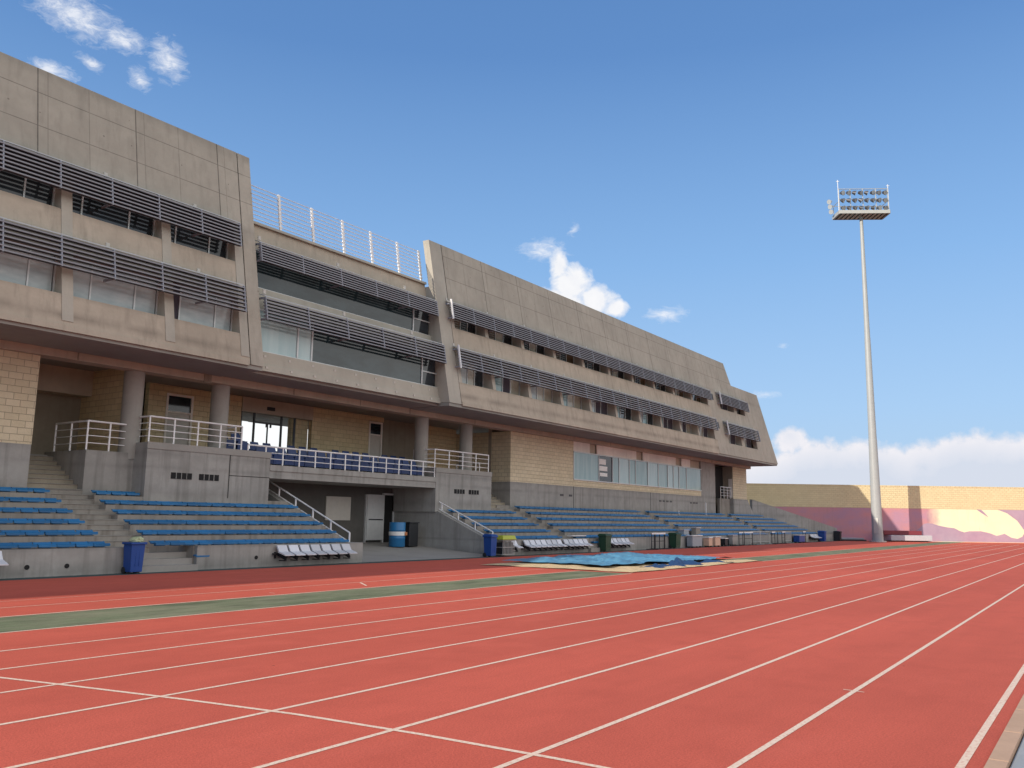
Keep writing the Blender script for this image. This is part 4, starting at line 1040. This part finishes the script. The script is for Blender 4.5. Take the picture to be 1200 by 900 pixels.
hill=[(40.6,.3),(41.45,.95),(41.9,1.30),(42.4,1.75),(42.8,1.83),(43.3,1.78),(43.9,1.6),(44.8,1.43),(45.5,1.36),(46.0,1.1),(46.5,.95),(47.0,1.07),(48.2,1.09),(49.1,.9),(49.8,.64),(50.2,.75),(50.6,.87),(51.25,.49),(51.9,.37),(52.4,.6),(52.9,1.4),(55,2.2),(58,1.6),(62,2.3),(68,1.2),(75,1.9),(95,1.5)]
for a_,c_ in zip(hill,hill[1:]): paint([(a_[0],.0),(c_[0],.0),(c_[0],c_[1]),(a_[0],a_[1])],88.5,purple)
cur=[(50.1,3.24),(51.0,2.95),(52.0,2.2),(52.6,1.3),(53.2,1.2),(56,1.6),(60,1.0)]
for a_,c_ in zip(cur,cur[1:]): paint([(a_[0],3.245),(a_[0],a_[1]-.0),(c_[0],c_[1]),(c_[0],3.245)],88.5,purple,out=.01)
paint([(47.9,3.245),(48.4,3.22),(48.7,2.95),(49.1,2.5),(48.5,2.85)],88.5,purple,out=.01)
pk=[(43.9,1.62),(43.95,1.8),(43.8,2.4),(44.2,2.8),(44.2,3.245),(43.9,3.245)]
# landing mat with cover before the wall
lmr=empty('landing_mat',tuple(fh*84.5+wv*38.5),'long grey landing mat under a maroon cover by the end wall','mat')
def obox(l0,l1,d0,d1,z0,z1,name,m,root):
    MB().loft([WP(l0,d0,z0),WP(l1,d0,z0),WP(l1,d1,z0),WP(l0,d1,z0)],[WP(l0,d0,z1),WP(l1,d0,z1),WP(l1,d1,z1),WP(l0,d1,z1)]).build(name,m,root,bevel=.03)
obox(36.9,40.9,83.8,85.8,.1,.62,'mat_block',M['matw'],lmr); obox(36.5,40.2,84.4,86.2,.64,1.05,'cover',M['maroon'],lmr); obox(36.8,40.6,84,85.6,0,.1,'pallet',M['bindark'],lmr)
pm=empty('pallet_stack',tuple(fh*84.8+wv*33),'low dark pallet stack left of the floodlight mast','pallet')
obox(31.4,34.6,84,85.4,0,.14,'pallet',M['bindark'],pm); obox(31.5,34.4,84.1,85.3,.14,.3,'slats',M['boxgrey'],pm)

# ---------------------------------------------------------------- floodlight mast
dm=81.2; lb_=34.5
base=fh*dm+wv*lb_
MT=empty('floodlight_mast',tuple(base),'tall white floodlight mast with a lamp platform on top','floodlight')
H=31.9
pol=MB(); n=24
prev=None
levs=[(0,.50),(9.6,.38),(9.61,.365),(19.5,.27),(19.51,.255),(H,.155)]
o=0
for z_,r_ in levs: pol.v+=[(base.x+r_*math.cos(6.28318*i/n),base.y+r_*math.sin(6.28318*i/n),z_) for i in range(n)]
for j in range(len(levs)-1): pol.f+=[(j*n+i,j*n+(i+1)%n,(j+1)*n+(i+1)%n,(j+1)*n+i) for i in range(n)]
pol.f+=[tuple(range(n))[::-1]]
M['pole']=plain('pale_pole_paint',(.37,.385,.38),.45,0,.1,1.5)
pol.build('pole',M['pole'],MT,smooth=True)
MB().tube((base.x,base.y,0),(base.x,base.y,.12),.75,n=20).build('base_plate',M['galv'],MT)
def lp(u,v,z): # u along width, v away from camera
    p_=base+wv*u*math.cos(.06)+fh*(u*math.sin(.06)*-1+v); return (p_.x,p_.y,z)
pf=MB()
def lbox(mb,u0,u1,v0,v1,z0,z1):
    mb.loft([lp(u0,v0,z0),lp(u1,v0,z0),lp(u1,v1,z0),lp(u0,v1,z0)],[lp(u0,v0,z1),lp(u1,v0,z1),lp(u1,v1,z1),lp(u0,v1,z1)])
HW=2.42
lbox(pf,-HW,HW,-.9,.9,H,H+.06); lbox(pf,-HW,HW,-.96,-.9,H-.04,H+.3); lbox(pf,-HW,HW,.9,.96,H-.04,H+.3); lbox(pf,-HW-.06,-HW,-.9,.9,H-.04,H+.3); lbox(pf,HW,HW+.06,-.9,.9,H-.04,H+.3)
pfo=pf.build('platform',M['galv'],MT)
gr_=MB()
for i in range(11): lbox(gr_,-HW+.2+i*.44,-HW+.3+i*.44,-.88,.88,H-.06,H-.002)
gr_.build('grating',M['darkmetal'],pfo)
fr=MB(); yf=-.75
for u in (-HW+.05,-HW*.52,-.05,HW*.5,HW-.05): fr.tube(lp(u,yf,H+.06),lp(u,yf,H+2.55),.045,n=6)
for z_ in (H+.75,H+1.5,H+2.55): fr.tube(lp(-HW,yf,z_),lp(HW,yf,z_),.04,n=6)
for u in (-HW+.05,HW-.05): fr.tube(lp(u,.75,H+.06),lp(u,.75,H+1.3),.03,n=6); fr.tube(lp(u,.75,H+1.3),lp(u,yf,H+1.3),.03,n=6)
fr.tube(lp(-HW,.75,H+1.3),lp(HW,.75,H+1.3),.03,n=6)
fr.build('lamp_frame',M['galv'],MT)
for u,h_ in ((-HW,3.5),(HW,3.0)):
    MB().tube(lp(u,yf,H+.06),lp(u,yf,H+h_),.03,n=6).tube(lp(u-.15,yf,H+h_-.15),lp(u+.15,yf,H+h_-.15),.03,n=6).build('lightning_rod',M['whitemetal'],MT)
aim=(Vector((-.15,-.9,-.42))).normalized()
for j in range(3):
    for i in range(8):
        u=-HW+.38+i*(2*HW-.76)/7; z_=H+.55+j*.78; c_=Vector(lp(u,yf-.1,z_))
        a2=(aim+Vector((random.uniform(-.5,.5),random.uniform(-.2,.2),random.uniform(-.25,.25)))).normalized()
        lo=MB().tube(c_-a2*.22,c_+a2*.12,.13,.25,n=12).build('floodlight',M['lampf'],MT,smooth=True)
        MB().tube(c_+a2*.121,c_+a2*.135,.235,n=12).build('lens',M['lampg'],lo)
for j in range(3):
    c_=Vector(lp(-HW-.35,.2+.2*j,H+.55+j*.6)); a2=Vector((-.8,.3,-.35)).normalized()
    lo=MB().tube(c_-a2*.22,c_+a2*.12,.13,.25,n=12).build('floodlight',M['galv'],MT,smooth=True)
    MB().tube(c_+a2*.121,c_+a2*.135,.235,n=12).build('lens',M['lampg'],lo)
MB().box(base.x-.5,base.x-.35,base.y-.2,base.y+.2,.8,2.2).build('control_cabinet',M['galv'],MT)
